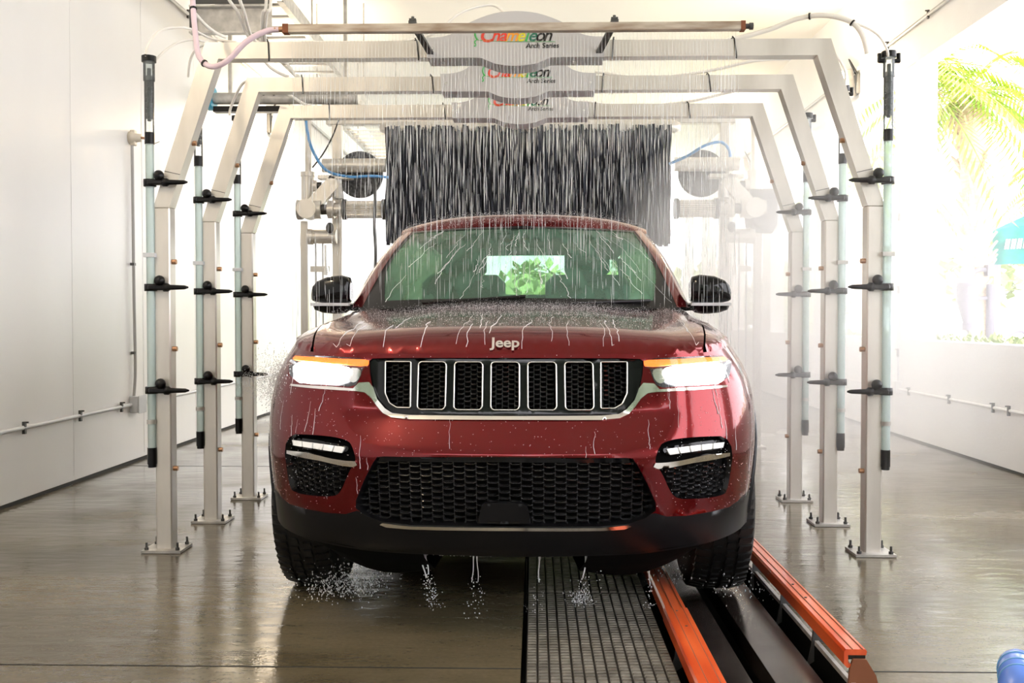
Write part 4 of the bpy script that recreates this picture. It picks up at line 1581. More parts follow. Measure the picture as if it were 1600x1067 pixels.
poly = [(float(a), float(bb)) for a, bb, _ in EDGE]
xr, yr = poly[-1]
cow = [(xr * (1 - 2 * k / 40), 0) for k in range(1, 40)]
cow = [(x, min(cowl_y(x), yr + .02)) for x, _ in cow]
HP = poly + cow
hg = []
for i in range(-33, 34):
    for j in range(0, 60):
        x, y = i * .026, .06 + j * .026
        if inside((x, y), HP): hg.append((x, y))
for k in range(0, 161, 2):   # extra rings near the rim for the round edge
    for dd in (.006, .018, .04):
        x, y, _ = EDGE[k]
        nx, ny = -x, .9 - y
        L_ = math.hypot(nx, ny)
        hg.append((x + nx / L_ * dd, y + ny / L_ * dd))
hg = [p for p in hg if inside(p, HP)]


def seam_x(y):
    return float(np.interp(y, [0, .2, .35, .6, 1.0, 1.6], [.665, .69, .715, .742, .755, .765]))


seam = []
for s in (-1, 1):
    ys = [.02 + k * .04 for k in range(40)]
    seam.append([(s * seam_x(y), y) for y in ys] + [(s * (seam_x(y) + .007), y) for y in reversed(ys)])
V, T, C = cdt([HP] + seam, hg)
keep = inside_np(C, HP)
for P in seam: keep &= ~inside_np(C, P)
mid_ = np.array([abs(c[0]) < seam_x(c[1]) + .003 for c in C])
patch(V, T, keep & mid_, lambda x, y: Vector((x, y, Hz(x, y))), 'hood', M['paint'], car, 'wet red hood with raised centre')
for s in (-1, 1):
    patch(V, T, keep & ~mid_ & (C[:, 0] * s > 0), lambda x, y: Vector((x, y, Hz(x, y))), 'fender_top', M['paint'], car)
patch(V, T, inside_np(C, HP), lambda x, y: Vector((x * .97, y + .02, Hz(x, y) - .035)), 'hood_liner', M['void'], car)

bd = thing('badge', None, None)
del bd
for o in list(COL.objects):
    if o.name == 'badge': bpy.data.objects.remove(o)
bz_ = 1.038
by_ = .09
for k in range(60):
    if Hz(0, by_) < bz_: by_ += .002
text('badge', 'Jeep', .050, M['chrome'], car, (.0, by_ - .008, bz_ + .003), (R(66), 0, 0), .003, offset=.0012, sx=1.15)['label'] = 'silver name badge on the nose of the hood'

# ---- inner shell so the shut lines read dark, wheel wells, floor pan
q = MB()
for s in (-1, 1):
    rows = []
    for z in (.34, .7, 1.1):
        rows.append([S(s * U(y), z, 0) + Vector((-s * .02, 0, 0)) for y in (1.45, 2.0, 2.7, 3.38)])
    q.grid(rows)
q.box((0, 2.45, .36), (1.5, 4.0, .10))
q.box((0, .75, .55), (1.2, .9, .30))
q.build('chassis', M['void'], car, local=True)
for s in (-1, 1):
    for cyc in (.93, 3.90):
        q = MB()
        r0, r1 = [], []
        for k in range(17):
            a = PI * k / 16
            yy, zz_ = cyc + .45 * math.cos(a), .38 + .45 * math.sin(a)
            r0.append((s * .90, yy, zz_))
            r1.append((s * .60, yy, zz_))
        q.grid([r0, r1])
        q.add([(s * .60, cyc, .38)] + r1, [(0, k, k + 1) for k in range(1, 17)])
        q.build('wheel_well', M['void'], car, local=True)
        # black moulding round the arch
        ar = [(cyc + .455 * math.cos(PI * k / 24), .39 + .445 * math.sin(PI * k / 24)) for k in range(25)]
        pp = []
        for (yy, zz_) in ar:
            p = S(s * U(yy), zz_)
            pp.append(p)
        MB().tube(pp, .012, 6).build('arch_moulding', M['black'], car, local=True)


def make_wheel(s, y):
    xo = s * .958
    wd_ = .255
    d = -s
    w = MB()
    pr = [(0, .255), (.008, .30), (.004, .34), (.02, .372), (.045, .388), (.09, .392), (.165, .392), (.21, .388), (.235, .372), (.251, .34), (.247, .30), (.255, .255)]
    w.lathe((xo, y, .392), (d, 0, 0), pr, 56)
    tw_ = w.build('wheel', M['rubber'], car, local=True, label='black treaded tyre on a dark alloy wheel')
    tb = MB()
    for k in range(64):
        a = 2 * PI * k / 64
        for (t0, t1, ph) in ((.018, .075, 0), (.085, .12, .5), (.135, .17, 0), (.18, .237, .5)):
            a0 = a + ph * 2 * PI / 64
            a1 = a0 + 2 * PI / 64 * .62
            pts = []
            for rr_ in (.388, .399):
                for (aa, tt) in ((a0, t0), (a1, t0 + .006), (a1, t1), (a0, t1 - .006)):
                    re = rr_ - (.012 if (tt < .03 or tt > .225) else 0)
                    pts.append((xo + d * tt, y + re * math.cos(aa), .392 + re * math.sin(aa)))
            tb.add(pts, [(4, 5, 6, 7), (0, 1, 5, 4), (1, 2, 6, 5), (2, 3, 7, 6), (3, 0, 4, 7)])
    tb.build('tread', M['rubber'], tw_, local=True)
    rm = MB()
    rm.lathe((xo + d * .02, y, .392), (d, 0, 0), [(0, .262), (.01, .245), (.10, .235), (.21, .24)], 40)
    rm.lathe((xo + d * .09, y, .392), (d, 0, 0), [(0, 0), (0, .235)], 40)
    for k in range(5):
        a = 2 * PI * k / 5 + .3
        for e in (-.12, .12):
            rm.bar((xo + d * .03, y + .05 * math.cos(a), .392 + .05 * math.sin(a)), (xo + d * .02, y + .245 * math.cos(a + e), .392 + .245 * math.sin(a + e)), .03, .03, up=(1, 0, 0))
    rm.cyl((xo + d * .015, y, .392), (xo + d * .08, y, .392), .06, 16)
    rm.build('alloy', M['rim'], tw_, local=True)


for s in (-1, 1):
    for y in (.93, 3.90): make_wheel(s, y)
q = MB()
for s in (-1, 1):
    rows = []
    for k in range(15):
        u = .30 + .95 * k / 14
        a = S(s * u, zbot(u) + .01)
        f = math.sin(PI * min(1, k / 11 + .25)) if k < 12 else 0
        f = max(0, f)
        rows.append([a, a + Vector((-s * .01, .05, -.02 - .03 * f)), a + Vector((-s * .03, .13, -.03 - .085 * f)), a + Vector((-s * .10, .30, .02))])
    q.grid(rows)
q.box((0, .50, .30), (1.2, .04, .10), bev=.01)
q.build('air_dam', M['void'], car, local=True)
q = MB()
for s in (-1, 1):
    q.bar((s * .38, .95, .30), (s * .72, .93, .33), .05, .04)
    q.cyl((s * .50, .86, .26), (s * .50, .98, .30), .04, 10)
q.cyl((-.3, .95, .32), (.3, .95, .32), .05, 12)
q.build('suspension', M['dark_metal'], car, local=True)

# ---- cabin


def ws_bot(s): return Vector((.80 * s, 1.20 + .30 * s * s, 1.175 + .012 * (1 - s * s)))
def ws_top(s): return Vector((.645 * s, 1.98 + .20 * s * s, 1.612 - .012 * s * s))


def ws(s, t, off=0):
    p = ws_bot(s).lerp(ws_top(s), t)
    p.z += .035 * math.sin(PI * t) * 1
    p.y -= .01 * math.sin(PI * t)
    return p + Vector((0, -off * .6, off * .8))


def band(name, s0, s1, t0, t1, m, ns=20, nt=10, off=0, label=None):
    rows = [[ws(s0 + (s1 - s0) * i / ns, t0 + (t1 - t0) * j / nt, off) for i in range(ns + 1)] for j in range(nt + 1)]
    return MB().grid(rows).build(name, m, car, local=True, label=label)


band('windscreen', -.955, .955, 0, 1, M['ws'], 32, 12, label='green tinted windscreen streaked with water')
for s in (-1, 1):
    # black frit corner widening to the base
    rows = []
    for j in range(9):
        t_ = j / 8
        inner_ = .79 + .12 * min(1, t_ / .35) + .015 * t_
        rows.append([ws(s * (inner_ + (.97 - inner_) * i / 4), t_, .003) for i in range(5)])
    MB().grid(rows, flip=s < 0).build('glass_border', M['black'], car, local=True)
    # pillar
    rows = []
    for j in range(13):
        t_ = j / 12
        a = ws(s * .945, t_, .006)
        bq = ws(s * 1.0, t_, .010)
        c = ws(s * 1.0, t_) + Vector((s * .030, .045, .0))
        dd = ws(s * 1.0, t_) + Vector((s * .020, .11, -.01))
        rows.append([a, bq, c, dd])
    MB().grid(rows, flip=s < 0).build('windscreen_pillar', M['paint'], car, local=True)
band('lower_glass_border', -.955, .955, -.02, .055, M['black'], 24, 2, off=.004)
band('upper_glass_border', -.955, .955, .965, 1.0, M['black'], 24, 2, off=.004)
# cowl
q = MB()
r0 = [Vector((x, cowl_y(x) - .03, Hz(x, min(cowl_y(x) - .03, 1.40)) - .012)) for x in [-.78 + 1.56 * i / 24 for i in range(25)]]
r1 = [ws(-.97 + 1.94 * i / 24, .0, .0) for i in range(25)]
q.grid([r0, r1])
q.build('cowl', M['black'], car, local=True)
# wipers
q = MB()
for (s0, t0, s1, t1) in ((-.55, .00, .05, .045), (.30, -.01, .78, .03)):
    a, bb = ws(s0, t0, .02), ws(s1, t1, .018)
    q.tube([a + (bb - a) * k / 8 for k in range(9)], .008, 6)
q.build('wiper', M['black'], car, local=True)

# roof


def roof_pt(s, y):
    """s -1..1 across; y from header back"""
    y0 = 1.99 + .20 * s * s
    yy = y0 + (4.62 - y0) * y
    w = float(np.interp(yy, [1.9, 2.1, 2.3, 3.2, 4.7], [.655, .672, .688, .705, .665]))
    zc = float(np.interp(yy - .20 * s * s, [1.9, 1.99, 2.03, 2.10, 2.30, 2.8, 3.4, 4.2, 4.7], [1.60, 1.615, 1.655, 1.690, 1.715, 1.735, 1.735, 1.70, 1.65]))
    e = abs(s) ** 4
    return Vector((w * s, yy, zc - .012 * s * s - .055 * e))


ss_ = [-1, -.97, -.92, -.85, -.7, -.5, -.25, 0, .25, .5, .7, .85, .92, .97, 1]
yv = [0, .01, .02, .035, .05, .08, .12, .2, .35, .5, .65, .8, .92, 1]
MB().grid([[roof_pt(s, y) for s in ss_] for y in yv]).build('roof', M['paint'], car, local=True, label='red roof beaded with water')
MB().grid([[roof_pt(s, y) - Vector((0, 0, .03)) for s in ss_] for y in yv], flip=True).build('headliner', M['seat_l'], car, local=True)
for s in (-1, 1):
    # side glazing from the belt to the roof, with pillars
    def sg_pt(y, t_, off=0.0):
        ztop_ = roof_pt(1, max(0, (y - 2.19) / (4.62 - 2.19))).z
        bx = float(np.interp(1.155, _zz, _wv)) * .985
        zb2 = 1.15
        p = Vector((bx, y, zb2)).lerp(Vector((.69, y, ztop_)), t_)
        # follow the pillar ahead of the roof
        return Vector((s * (p.x + off), p.y, p.z))
    q = MB()
    rows = []
    ysd = [2.15, 2.5, 3.0, 3.5, 4.0, 4.4, 4.6]
    q.grid([[sg_pt(y, t_) for y in ysd] for t_ in (0, .5, 1)], flip=s > 0)
    # triangular front of the glass
    A = [ws(1.0, t_) + Vector((.02, .09, -.01)) for t_ in (0, .25, .5, .75, 1)]
    q.grid([[Vector((s * p.x, p.y, p.z)) for p in A], [sg_pt(2.15, t_) for t_ in (0, .25, .5, .75, 1)]], flip=s < 0)
    q.build('side_glass', M['glass_dark'], car, local=True, label='dark side glass')
    for y in (2.72, 3.62):
        q = MB().grid([[sg_pt(y - .04, t_, .004), sg_pt(y + .04, t_, .004)] for t_ in (0, .5, 1)])
        q.build('door_pillar', M['gloss_black'], car, local=True)
    q = MB().tube([sg_pt(y, 1, .0) + Vector((0, 0, .035)) for y in (3.0, 3.3, 3.6, 4.0, 4.4)], .016, 8)
    q.build('roof_rail', M['black'], car, local=True)
    q = MB().tube([sg_pt(y, 0, .012) for y in (1.62, 2.5, 3.5, 4.55)], .010, 6)
    q.build('belt_trim', M['chrome'], car, local=True)
    # shelf between the fender edge and the glass
    q = MB()
    yy_ = [1.40, 1.55, 2.0, 3.0, 4.0, 4.5]
    q.grid([[S(s * U(y), ztop(U(y))) for y in yy_], [Vector((s * .79, y, 1.158)) for y in yy_], [Vector((s * .765, y, 1.165)) for y in yy_]], flip=s > 0)
    q.build('belt_shoulder', M['paint'], car, local=True)
# tail: rear glass, tail shell
rb = [Vector((.74 * s_, 4.80 + .05 * (1 - s_ * s_), 1.16)) for s_ in [k / 6 - 1 for k in range(13)]]
rt = [roof_pt(s_, 1) for s_ in [k / 6 - 1 for k in range(13)]]
MB().grid([rb, rt], flip=True).build('rear_glass', M['glass_rear'], car, local=True)
for s in (-1, 1):
    q = MB().grid([[Vector((s * .76, 4.60, 1.16)), Vector((s * .70, 4.60, 1.60))], [Vector((s * .74, 4.80, 1.16)), roof_pt(s, 1)]])
    q.build('tail_pillar', M['paint'], car, local=True)
q = MB()
q.grid([[S(s_ * UT * .9 + (0), 1.16) for s_ in (-1, 1)], rb[0::12]])
q.build('tailgate_top', M['paint'], car, local=True)
# interior
q = MB()
q.box((0, 1.62, 1.03), (1.48, .50, .22), bev=.04)
q.build('dashboard', M['seat_l'], car, local=True)
q = MB()
q.box((0, 2.8, .62), (1.45, 3.0, .08))
for s in (-1, 1): q.box((s * .735, 2.9, .92), (.03, 2.9, .48))
q.box((0, 4.55, .95), (1.4, .05, .40))
q.build('cabin_tub', M['void'], car, local=True)
for s in (-1, 1):
    q = MB()
    q.box((s * .37, 2.35, .80), (.50, .50, .16), bev=.05)
    q.box((s * .37, 2.62, 1.08), (.50, .14, .62), rot=Euler((R(-10), 0, 0)), bev=.05)
    q.box((s * .37, 2.70, 1.46), (.27, .10, .17), rot=Euler((R(-8), 0, 0)), bev=.035)
    q.cyl((s * .37 - .06, 2.68, 1.34), (s * .37 - .06, 2.70, 1.42), .008, 6).cyl((s * .37 + .06, 2.68, 1.34), (s * .37 + .06, 2.70, 1.42), .008, 6)
    q.build('front_seat', M['seat'], car, local=True)
q = MB()
q.box((0, 3.65, 1.02), (1.3, .14, .55), rot=Euler((R(-12), 0, 0)), bev=.04)
for s in (-.38, .38):
    q.box((s, 3.74, 1.36), (.26, .09, .15), bev=.03)
q.build('rear_seat', M['seat'], car, local=True)
q = MB()
cy_, cz_ = 1.93, 1.13
pts = []
for k in range(28):
    a = 2 * PI * k / 28
    pts.append((.37 + .185 * math.cos(a), cy_ + .06 * math.sin(a), cz_ + .175 * math.sin(a)))
q.tube(pts, .014, 8, closed=True)
q.box((.37, cy_, cz_ - .01), (.14, .04, .10), bev=.015)
q.bar((.20, cy_, cz_), (.54, cy_, cz_), .03, .015)
q.build('steering_wheel', M['seat'], car, local=True)
q = MB()
q.box((0, 1.98, 1.535), (.26, .035, .07), bev=.012)
q.box((0, 1.97, 1.58), (.13, .06, .07), bev=.012)
q.build('rear_view_mirror', M['black'], car, local=True)

# door mirrors
for s in (-1, 1):
    q = MB()
    rows = []
    # rounded housing shaped by rings across x
    prof = [(.835, .000, .075, .60), (.845, .0, .105, .9), (.88, .0, .118, 1), (.95, -.004, .115, 1), (1.0, -.012, .100, 1), (1.022, -.02, .080, .9), (1.032, -.028, .050, .6)]
    zlo = 1.200
    rings = []
    for (x, dz, h, dp) in prof:
        ring = []
        for k in range(20):
            a = 2 * PI * k / 20
            cz2 = math.copysign(abs(math.sin(a)) ** .42, math.sin(a))
            cy2 = math.copysign(abs(math.cos(a)) ** .7, math.cos(a))
            zt2 = 1.342 + dz - zlo
            ring.append(Vector((s * x, 1.60 + .075 * dp * cy2 + (x - .83) * .12, zlo + zt2 / 2 + (h / .118) * zt2 / 2 * cz2 - (.118 - h) * .25)))
        ring.append(ring[0])
        rings.append(ring)
    q.grid(rings, flip=s < 0)
    q.add(rings[0][:-1], [tuple(range(20))])
    q.add(rings[-1][:-1], [tuple(range(20))])
    mo = q.build('door_mirror', M['gloss_black'], car, local=True, label='gloss black door mirror with a pale lower strip')
    MB().box((s * .93, 1.60, 1.196), (.19, .15, .014), bev=.006).build('chrome_strip', M['conduit_w'], mo, local=True)
    q = MB()
    rings = []
    for (z, w, xo_) in ((1.188, .098, 0), (1.170, .090, 0), (1.155, .06, -.01), (1.150, .02, -.02)):
        ring = [Vector((s * (.93 + xo_) + s * w * math.cos(2 * PI * k / 20), 1.60 + .7 * w * math.sin(2 * PI * k / 20), z)) for k in range(20)]
        ring.append(ring[0])
        rings.append(ring)
    q.grid(rings, flip=True)
    q.add(rings[-1][:-1], [tuple(range(20))])
    q.build('mirror_base', M['black'], mo, local=True)
    MB().bar((s * .78, 1.62, 1.175), (s * .88, 1.61, 1.185), .10, .03).build('mirror_stalk', M['black'], mo, local=True)

# headlamps light the bay
for s in (-1, 1):
    ld = bpy.data.lights.new('headlamp_beam', 'SPOT')
    ld.energy = 60
    ld.spot_size = R(100)
    ld.spot_blend = 1
    ld.shadow_soft_size = .06
    lo = bpy.data.objects.new('headlamp_beam', ld)
    COL.objects.link(lo)
    lo.parent = car
    lo.location = (s * .66, .05, .94)
    lo.rotation_euler = (R(-86), 0, 0)

# ------------------------------------------------------------------ outside
rnd = random.Random(11)


def leaf_mesh(q, c, d, L_, w, up=Vector((0, 0, 1))):
    d = Vector(d).normalized()
    a = d.cross(up)
    if a.length < .01: a = Vector((1, 0, 0))
    a.normalize()
    c = Vector(c)
    q.add([c, c + d * L_ * .5 + a * w, c + d * L_, c + d * L_ * .5 - a * w], [(0, 1, 2, 3)])


g = MB().box((-1, -13, -.012), (26, 15, .02))  # unseen dark ground added to cut the light on the car front
struct('added_asphalt', g, M['asphalt'], 'added dark asphalt patch outside the bay exit, unseen')
hg_ = MB()
hg_.box((4.75, 9, .45), (1.1, 30, .86))
for i in range(9000):
    y = rnd.uniform(3, 22)
    x = rnd.choice([4.2, rnd.uniform(4.15, 5.35), rnd.uniform(4.15, 5.35)])
    z = rnd.uniform(.75, .90) if x > 4.22 else rnd.uniform(.4, .9)
    leaf_mesh(hg_, (x, y, z), (rnd.uniform(-1, 1), rnd.uniform(-1, 1), rnd.uniform(0, 1.3)), rnd.uniform(.06, .12), .025)
o = hg_.build('hedge', M['leaf'])
tag(o, 'low clipped green hedge just outside the right hand openings', 'hedge', None, 'stuff')


def palm(label, x, y, h, n=22, L_=2.3, lean=.3):
    t = thing('palm_tree', label, 'palm tree', (x, y, 0), group='palms outside')
    tp = [Vector((x + lean * (k / 8) ** 2, y, h * k / 8)) for k in range(9)]
    q = MB().tube(tp, [.26, .24, .22, .22, .21, .21, .22, .26, .30], 12)
    for k in range(120):
        f = rnd.uniform(.3, 1)
        p = Vector((x + lean * f * f, y, h * f))
        a = rnd.uniform(0, 2 * PI)
        e = p + Vector((math.cos(a) * .36, math.sin(a) * .36, .22))
        q.tube([p + Vector((math.cos(a) * .18, math.sin(a) * .18, 0)), e], [.05, .02], 4)
    q.build('trunk', M['palm_bark'], t)
    top = tp[-1]
    for i in range(n):
        a = 2 * PI * i / n + rnd.uniform(-.1, .1)
        el = rnd.uniform(-.5, 1.1)
        q = MB()
        P = []
        for k in range(9):
            f = k / 8
            r_ = L_ * f * math.cos(el) * .9
            P.append(top + Vector((math.cos(a) * r_, math.sin(a) * r_, L_ * f * math.sin(el) - 1.1 * f * f * L_ * .6)))
        q.tube(P, [.02 - .002 * k for k in range(9)], 4)
        for k in range(2, 9):
            for e in (-1, 1):
                for m_ in range(3):
                    p = P[k - 1].lerp(P[k], m_ / 3)
                    dr = (P[k] - P[k - 1]).normalized()
                    sd = Vector((-math.sin(a), math.cos(a), 0)) * e
                    leaf_mesh(q, p, dr * .7 + sd + Vector((0, 0, -.35)), .55 * (1.1 - .5 * abs(k / 8 - .5)), .028)
        q.build('frond', M['palm_leaf'], t)
    q = MB()
    for i in range(60):
        a = rnd.uniform(0, 2 * PI)
        leaf_mesh(q, top + Vector((math.cos(a) * .15, math.sin(a) * .15, -.1)), (math.cos(a), math.sin(a), rnd.uniform(-2.5, -.7)), rnd.uniform(.5, 1.1), .03)
    o = q.build('dead_fronds', M['palm_bark'], t, label='hanging dry brown fronds')
    o['kind'] = 'stuff'
    return t


palm('palm tree seen through the nearest opening, high on the right', 8.15, 18.5, 5.3, lean=-.2)
palm('palm tree with shaggy brown trunk behind the nearest right column', 6.6, 17.6, 5.4, lean=.05)
palm('palm tree further back behind the middle right column', 8.6, 26, 5.0, lean=.1)
palm('distant palm tree at the far right of the photo', 15.4, 30, 5.2, lean=.2)

# teal canopy with its frame
cp = thing('canopy_tent', 'teal canopy tent with white lettering at the right edge of the photo', 'canopy tent', (8.46, 18.6, 0))
cx_, cyy, zc_ = 8.46, 18.6, 2.12
rows = []
for j in range(5):
    z = zc_ + j * .16
    rows.append([Vector((cx_ + i * .28, cyy + .02 * math.sin(i * 2.1 + j) - .03 * math.sin(i * .8), z + (.03 * i if j > 2 else 0) * (j - 2) * .5 + .012 * math.sin(i * 1.3))) for i in range(12)])
MB().grid(rows).build('valance', M['teal'], cp)
MB().grid([[Vector((cx_, cyy + k * .6, zc_ + j * .16)) for k in range(6)] for j in range(5)]).build('side_valance', M['teal'], cp)
q = MB()
apex = Vector((cx_ + 1.5, cyy + 1.5, 3.6))
c4 = [Vector((cx_, cyy, 2.76)), Vector((cx_ + 3.08, cyy, 2.9)), Vector((cx_ + 3.08, cyy + 3, 2.76)), Vector((cx_, cyy + 3, 2.76))]
for i in range(4): q.add([c4[i], c4[(i + 1) % 4], apex], [(0, 1, 2)])
q.build('roof', M['teal'], cp)
for x, y in ((cx_ + .06, cyy + .05), (cx_ + 3.0, cyy + .05), (cx_ + .06, cyy + 2.95), (cx_ + 3.0, cyy + 2.95)):
    MB().box((x, y, 1.35), (.05, .05, 2.7)).build('leg', M['conduit_w'], cp)
q = MB()
x = cx_ + .20
words = [4, 5, 4, 4, 5]
for w_ in words:
    for k in range(w_):
        z0 = zc_ + .28
        for dx in (0, .045):
            q.prism([(0, 0), (.03, 0), (.06, .18), (.03, .18)], (x + dx, cyy - .055, z0 + .02 * (x - cx_)), (1, 0, 0), (0, 0, 1), (0, .006, 0))
        x += .10
    x += .06
o = q.build('lettering', M['white_fab'], cp, label='slanted white lettering too blurred to read')
o['kind'] = 'stuff'

cp.rotation_euler.z = -R(26)


def vac(label, x, y):
    t = thing('vacuum_station', label, 'vacuum', (x, y, 0), group='vacuum stations')
    MB().cyl((x + .42, y, 0), (x + .42, y, 1.75), .075, 14).build('post', M['vac'], t)
    MB().box((x + .42, y, 2.0), (.18, .16, .20)).build('light_box', M['vac'], t)
    MB().cyl((x, y, 1.45), (x, y, 1.78), .185, 22).build('canister', M['vac'], t)
    MB().cyl((x, y, 1.45), (x, y, 1.05), .185, 22, r2=.07).build('cone', M['vac'], t)
    MB().cyl((x, y, .92), (x, y, 1.05), .085, 18).build('collar', M['vac'], t)
    MB().cyl((x, y, 1.78), (x, y, 2.05), .11, 14).build('motor_cap', M['white_hose'], t)
    MB().box((x + .04, y - .18, 1.64), (.20, .03, .12)).build('notice', M['white_fab'], t)
    MB().cyl((x, y, 1.50), (x + .42, y, 1.50), .035, 10).build('arm', M['vac'], t)
    MB().tube(catmull([(x + .08, y, 1.75), (x + .10, y, 1.95), (x + .25, y, 2.02), (x + .42, y, 1.98)], 6), .04, 8).build('duct', M['vac'], t)
    MB().tube(catmull([(x, y, .95), (x + .2, y - .2, .6), (x + .9, y - .2, .9), (x + 1.2, y - .3, .2), (x + 1.4, y - .3, .05)], 6), .03, 8).build('hose', M['vac'], t)


vac('dark vacuum canister on a post left of the teal canopy', 7.84, 18.2)
vac('dark vacuum canister on a post under the teal canopy, cut by the frame', 9.15, 18.2)

# low planting and trees beyond the car park
for i in range(9):
    q = MB()
    x, y = 16 + i * 3.4 + rnd.uniform(-1, 1), 44 - i * 2.4
    t = thing('background_tree', 'pale sunlit tree far beyond the vacuum stations, %s from the left' % ('first second third fourth fifth sixth seventh eighth ninth'.split()[i]), 'tree', (x, y, 0), group='far trees beyond the wash')
    MB().cyl((x, y, 0), (x, y, 2.2), .18, 8, r2=.12).build('trunk', M['palm_bark'], t)
    for k in range(260):
        a, bq = rnd.uniform(0, 2 * PI), rnd.uniform(-1, 1)
        rr = rnd.uniform(.6, 1) * 1.7
        c = Vector((x + rr * math.cos(a) * math.sqrt(1 - bq * bq), y + rr * math.sin(a) * math.sqrt(1 - bq * bq), 2.9 + bq * 1.2))
        leaf_mesh(q, c, (rnd.uniform(-1, 1), rnd.uniform(-1, 1), rnd.uniform(-.5, 1)), .7, .22)
    q.build('crown', M['leaf'], t)
# grass strip and a hedge beyond the far end, seen through the car
g = MB().box((0, 40, .03), (30, 24, .06))
o = g.build('lawn', M['grass'])
tag(o, 'green lawn beyond the far end of the wash bay', 'lawn', None, 'stuff')
for i in range(7):
    q = MB()
    x, y = -9 + i * 3, 34 + rnd.uniform(-1, 1)
    t = thing('bush', 'bright green bush beyond the far end of the bay, %s from the left' % ('first second third fourth fifth sixth seventh'.split()[i]), 'bush', (x, y, 0), group='bushes beyond the bay')
    MB().cyl((x, y, 0), (x, y, 1), .08, 6).build('stem', M['palm_bark'], t)
    q.ball((x, y, 1.5), 1.3, 12, 8, (1.1, 1, 1))
    for k in range(300):
        a, bq = rnd.uniform(0, 2 * PI), rnd.uniform(-1, 1)
        rr = 1.45
        c = Vector((x + rr * 1.1 * math.cos(a) * math.sqrt(1 - bq * bq), y + rr * math.sin(a) * math.sqrt(1 - bq * bq), 1.5 + bq * 1.4))
        leaf_mesh(q, c, (rnd.uniform(-1, 1), rnd.uniform(-1, 1), rnd.uniform(-.5, 1)), .5, .16)
    q.build('foliage', M['leaf'], t)

# added unseen trees behind the camera, put there to darken the paint and its reflections
M['dark_leaf'] = noise_tint(mat('dark_leaf', (.05, .10, .04), .7), (.035, .048, .03), (.09, .115, .07), 2)
for i in range(9):
    x, y = -12 + i * 2.8, -14 + rnd.uniform(-1, 1)
    t = thing('reflection_tree', 'added dark tree behind the viewpoint, unseen, for reflections in the car', 'tree', (x, y, 0), group='added reflection trees')
    MB().cyl((x, y, 0), (x, y, 2), .25, 8, r2=.18).build('trunk', M['palm_bark'], t)
    q = MB()
    for k in range(5):
        q.ball((x + rnd.uniform(-1.2, 1.2), y + rnd.uniform(-.8, .8), 1.8 + k * .95), rnd.uniform(1.6, 2.3), 12, 8)
    q.build('crown', M['dark_leaf'], t)

# ------------------------------------------------------------------ water
WR = random.Random(5)


def streak(q, p, L_, r, dx=0):
    """a falling thread of water: tapered three-sided spindle"""
    x, y, z = p
    a = []
    for (zz_, rr_) in ((0, r * .35), (-L_ * .6, r), (-L_, 0)):
        for k in range(3):
            g_ = 2 * PI * k / 3 + .5
            a.append((x + dx * (-zz_) + rr_ * math.cos(g_), y + rr_ * math.sin(g_), z + zz_))
    q.add(a, [(0, 1, 4, 3), (1, 2, 5, 4), (2, 0, 3, 5), (3, 4, 7, 6), (4, 5, 8, 7), (5, 3, 6, 8)], True)


def car_top(x, y):
    """height of the car under a world point"""
    c = CM.inverted() @ Vector((x, y, 0))
    X, Y = c.x, c.y
    if abs(X) > .86 or Y < 0 or Y > 4.9: return 0
    if Y < 1.2 + .3 * (X / .8) ** 2:
        return Hz(X, Y) if abs(X) < .82 else .9
    if Y < 2.1:
        s_ = X / .73
        if abs(s_) < 1: return 1.18 + (Y - 1.2 - .3 * s_ * s_) / .78 * .45
        return 1.15
    return 1.73 if abs(X) < .69 else 1.15


def rain(name, label, x0, x1, y, z, n, r, dens=1.0, jit=.002):
    q = MB()
    for i in range(n):
        x = x0 + (x1 - x0) * (i + .5) / n
        zt = z
        zmin = car_top(x, y)
        # unbroken jet
        Lj = WR.uniform(.10, .30)
        streak(q, (x, y, zt), Lj, r * .8)
        zt -= Lj * .85
        while zt > zmin + .02:
            Ls = WR.uniform(.03, .20)
            if zt - Ls < zmin: break
            if WR.random() < dens:
                drift = (z - zt) * .012
                streak(q, (x + WR.gauss(0, jit + drift * .6), y + WR.gauss(0, drift), zt), Ls, r * WR.uniform(.55, 1.15))
            zt -= Ls * WR.uniform(.7, 1.5)
    o = q.build(name, M['water'])
    return tag(o, label, 'water', 'falling water', 'stuff')


rain('rinse_water', 'threads of rinse water falling from the weathered rinse bar', p0.x + .03, p1.x - .03, RBY, zb - .02, 128, .00125, .85)
for k, (yy, lab) in enumerate(((4.77, 'water threads falling from the nearest arch'), (5.46, 'water threads falling from the middle arch'), (6.17, 'water threads falling from the rearmost arch'))):
    rain('arch_water', lab, -1.10, .98, yy + .02, 2.36, 100, .00125, .6, .004)
rain('curtain_water', 'water running down in front of the dark wash curtain', cx0, cx1, GY - .32, curtain_top - .02, 190, .0013, .42, .004)

# runs of water on the windscreen
q = MB()
for i in range(44):
    s = WR.uniform(-.85, .88)
    t0 = WR.uniform(.25, .98)
    L_ = WR.uniform(.12, .5)
    P = []
    ss, tt = s, t0
    for k in range(14):
        P.append(CM @ ws(ss, tt, .004))
        tt -= L_ / 14
        ss += (.018 * (1 if s > 0 else -1) * abs(s) * L_ / .6) + WR.gauss(0, .006)
        if tt < .03: break
    if len(P) < 4: continue
    r = WR.uniform(.0006, .0017)
    q.tube(P, [r * (.35 + .65 * k / (len(P) - 1)) for k in range(len(P))], 5)
    q.ball(P[-1], r * 1.7, 6, 4)
o = q.build('windscreen_water', M['water_w'])
tag(o, 'wriggling runs of foamy water on the windscreen', 'water', None, 'stuff')

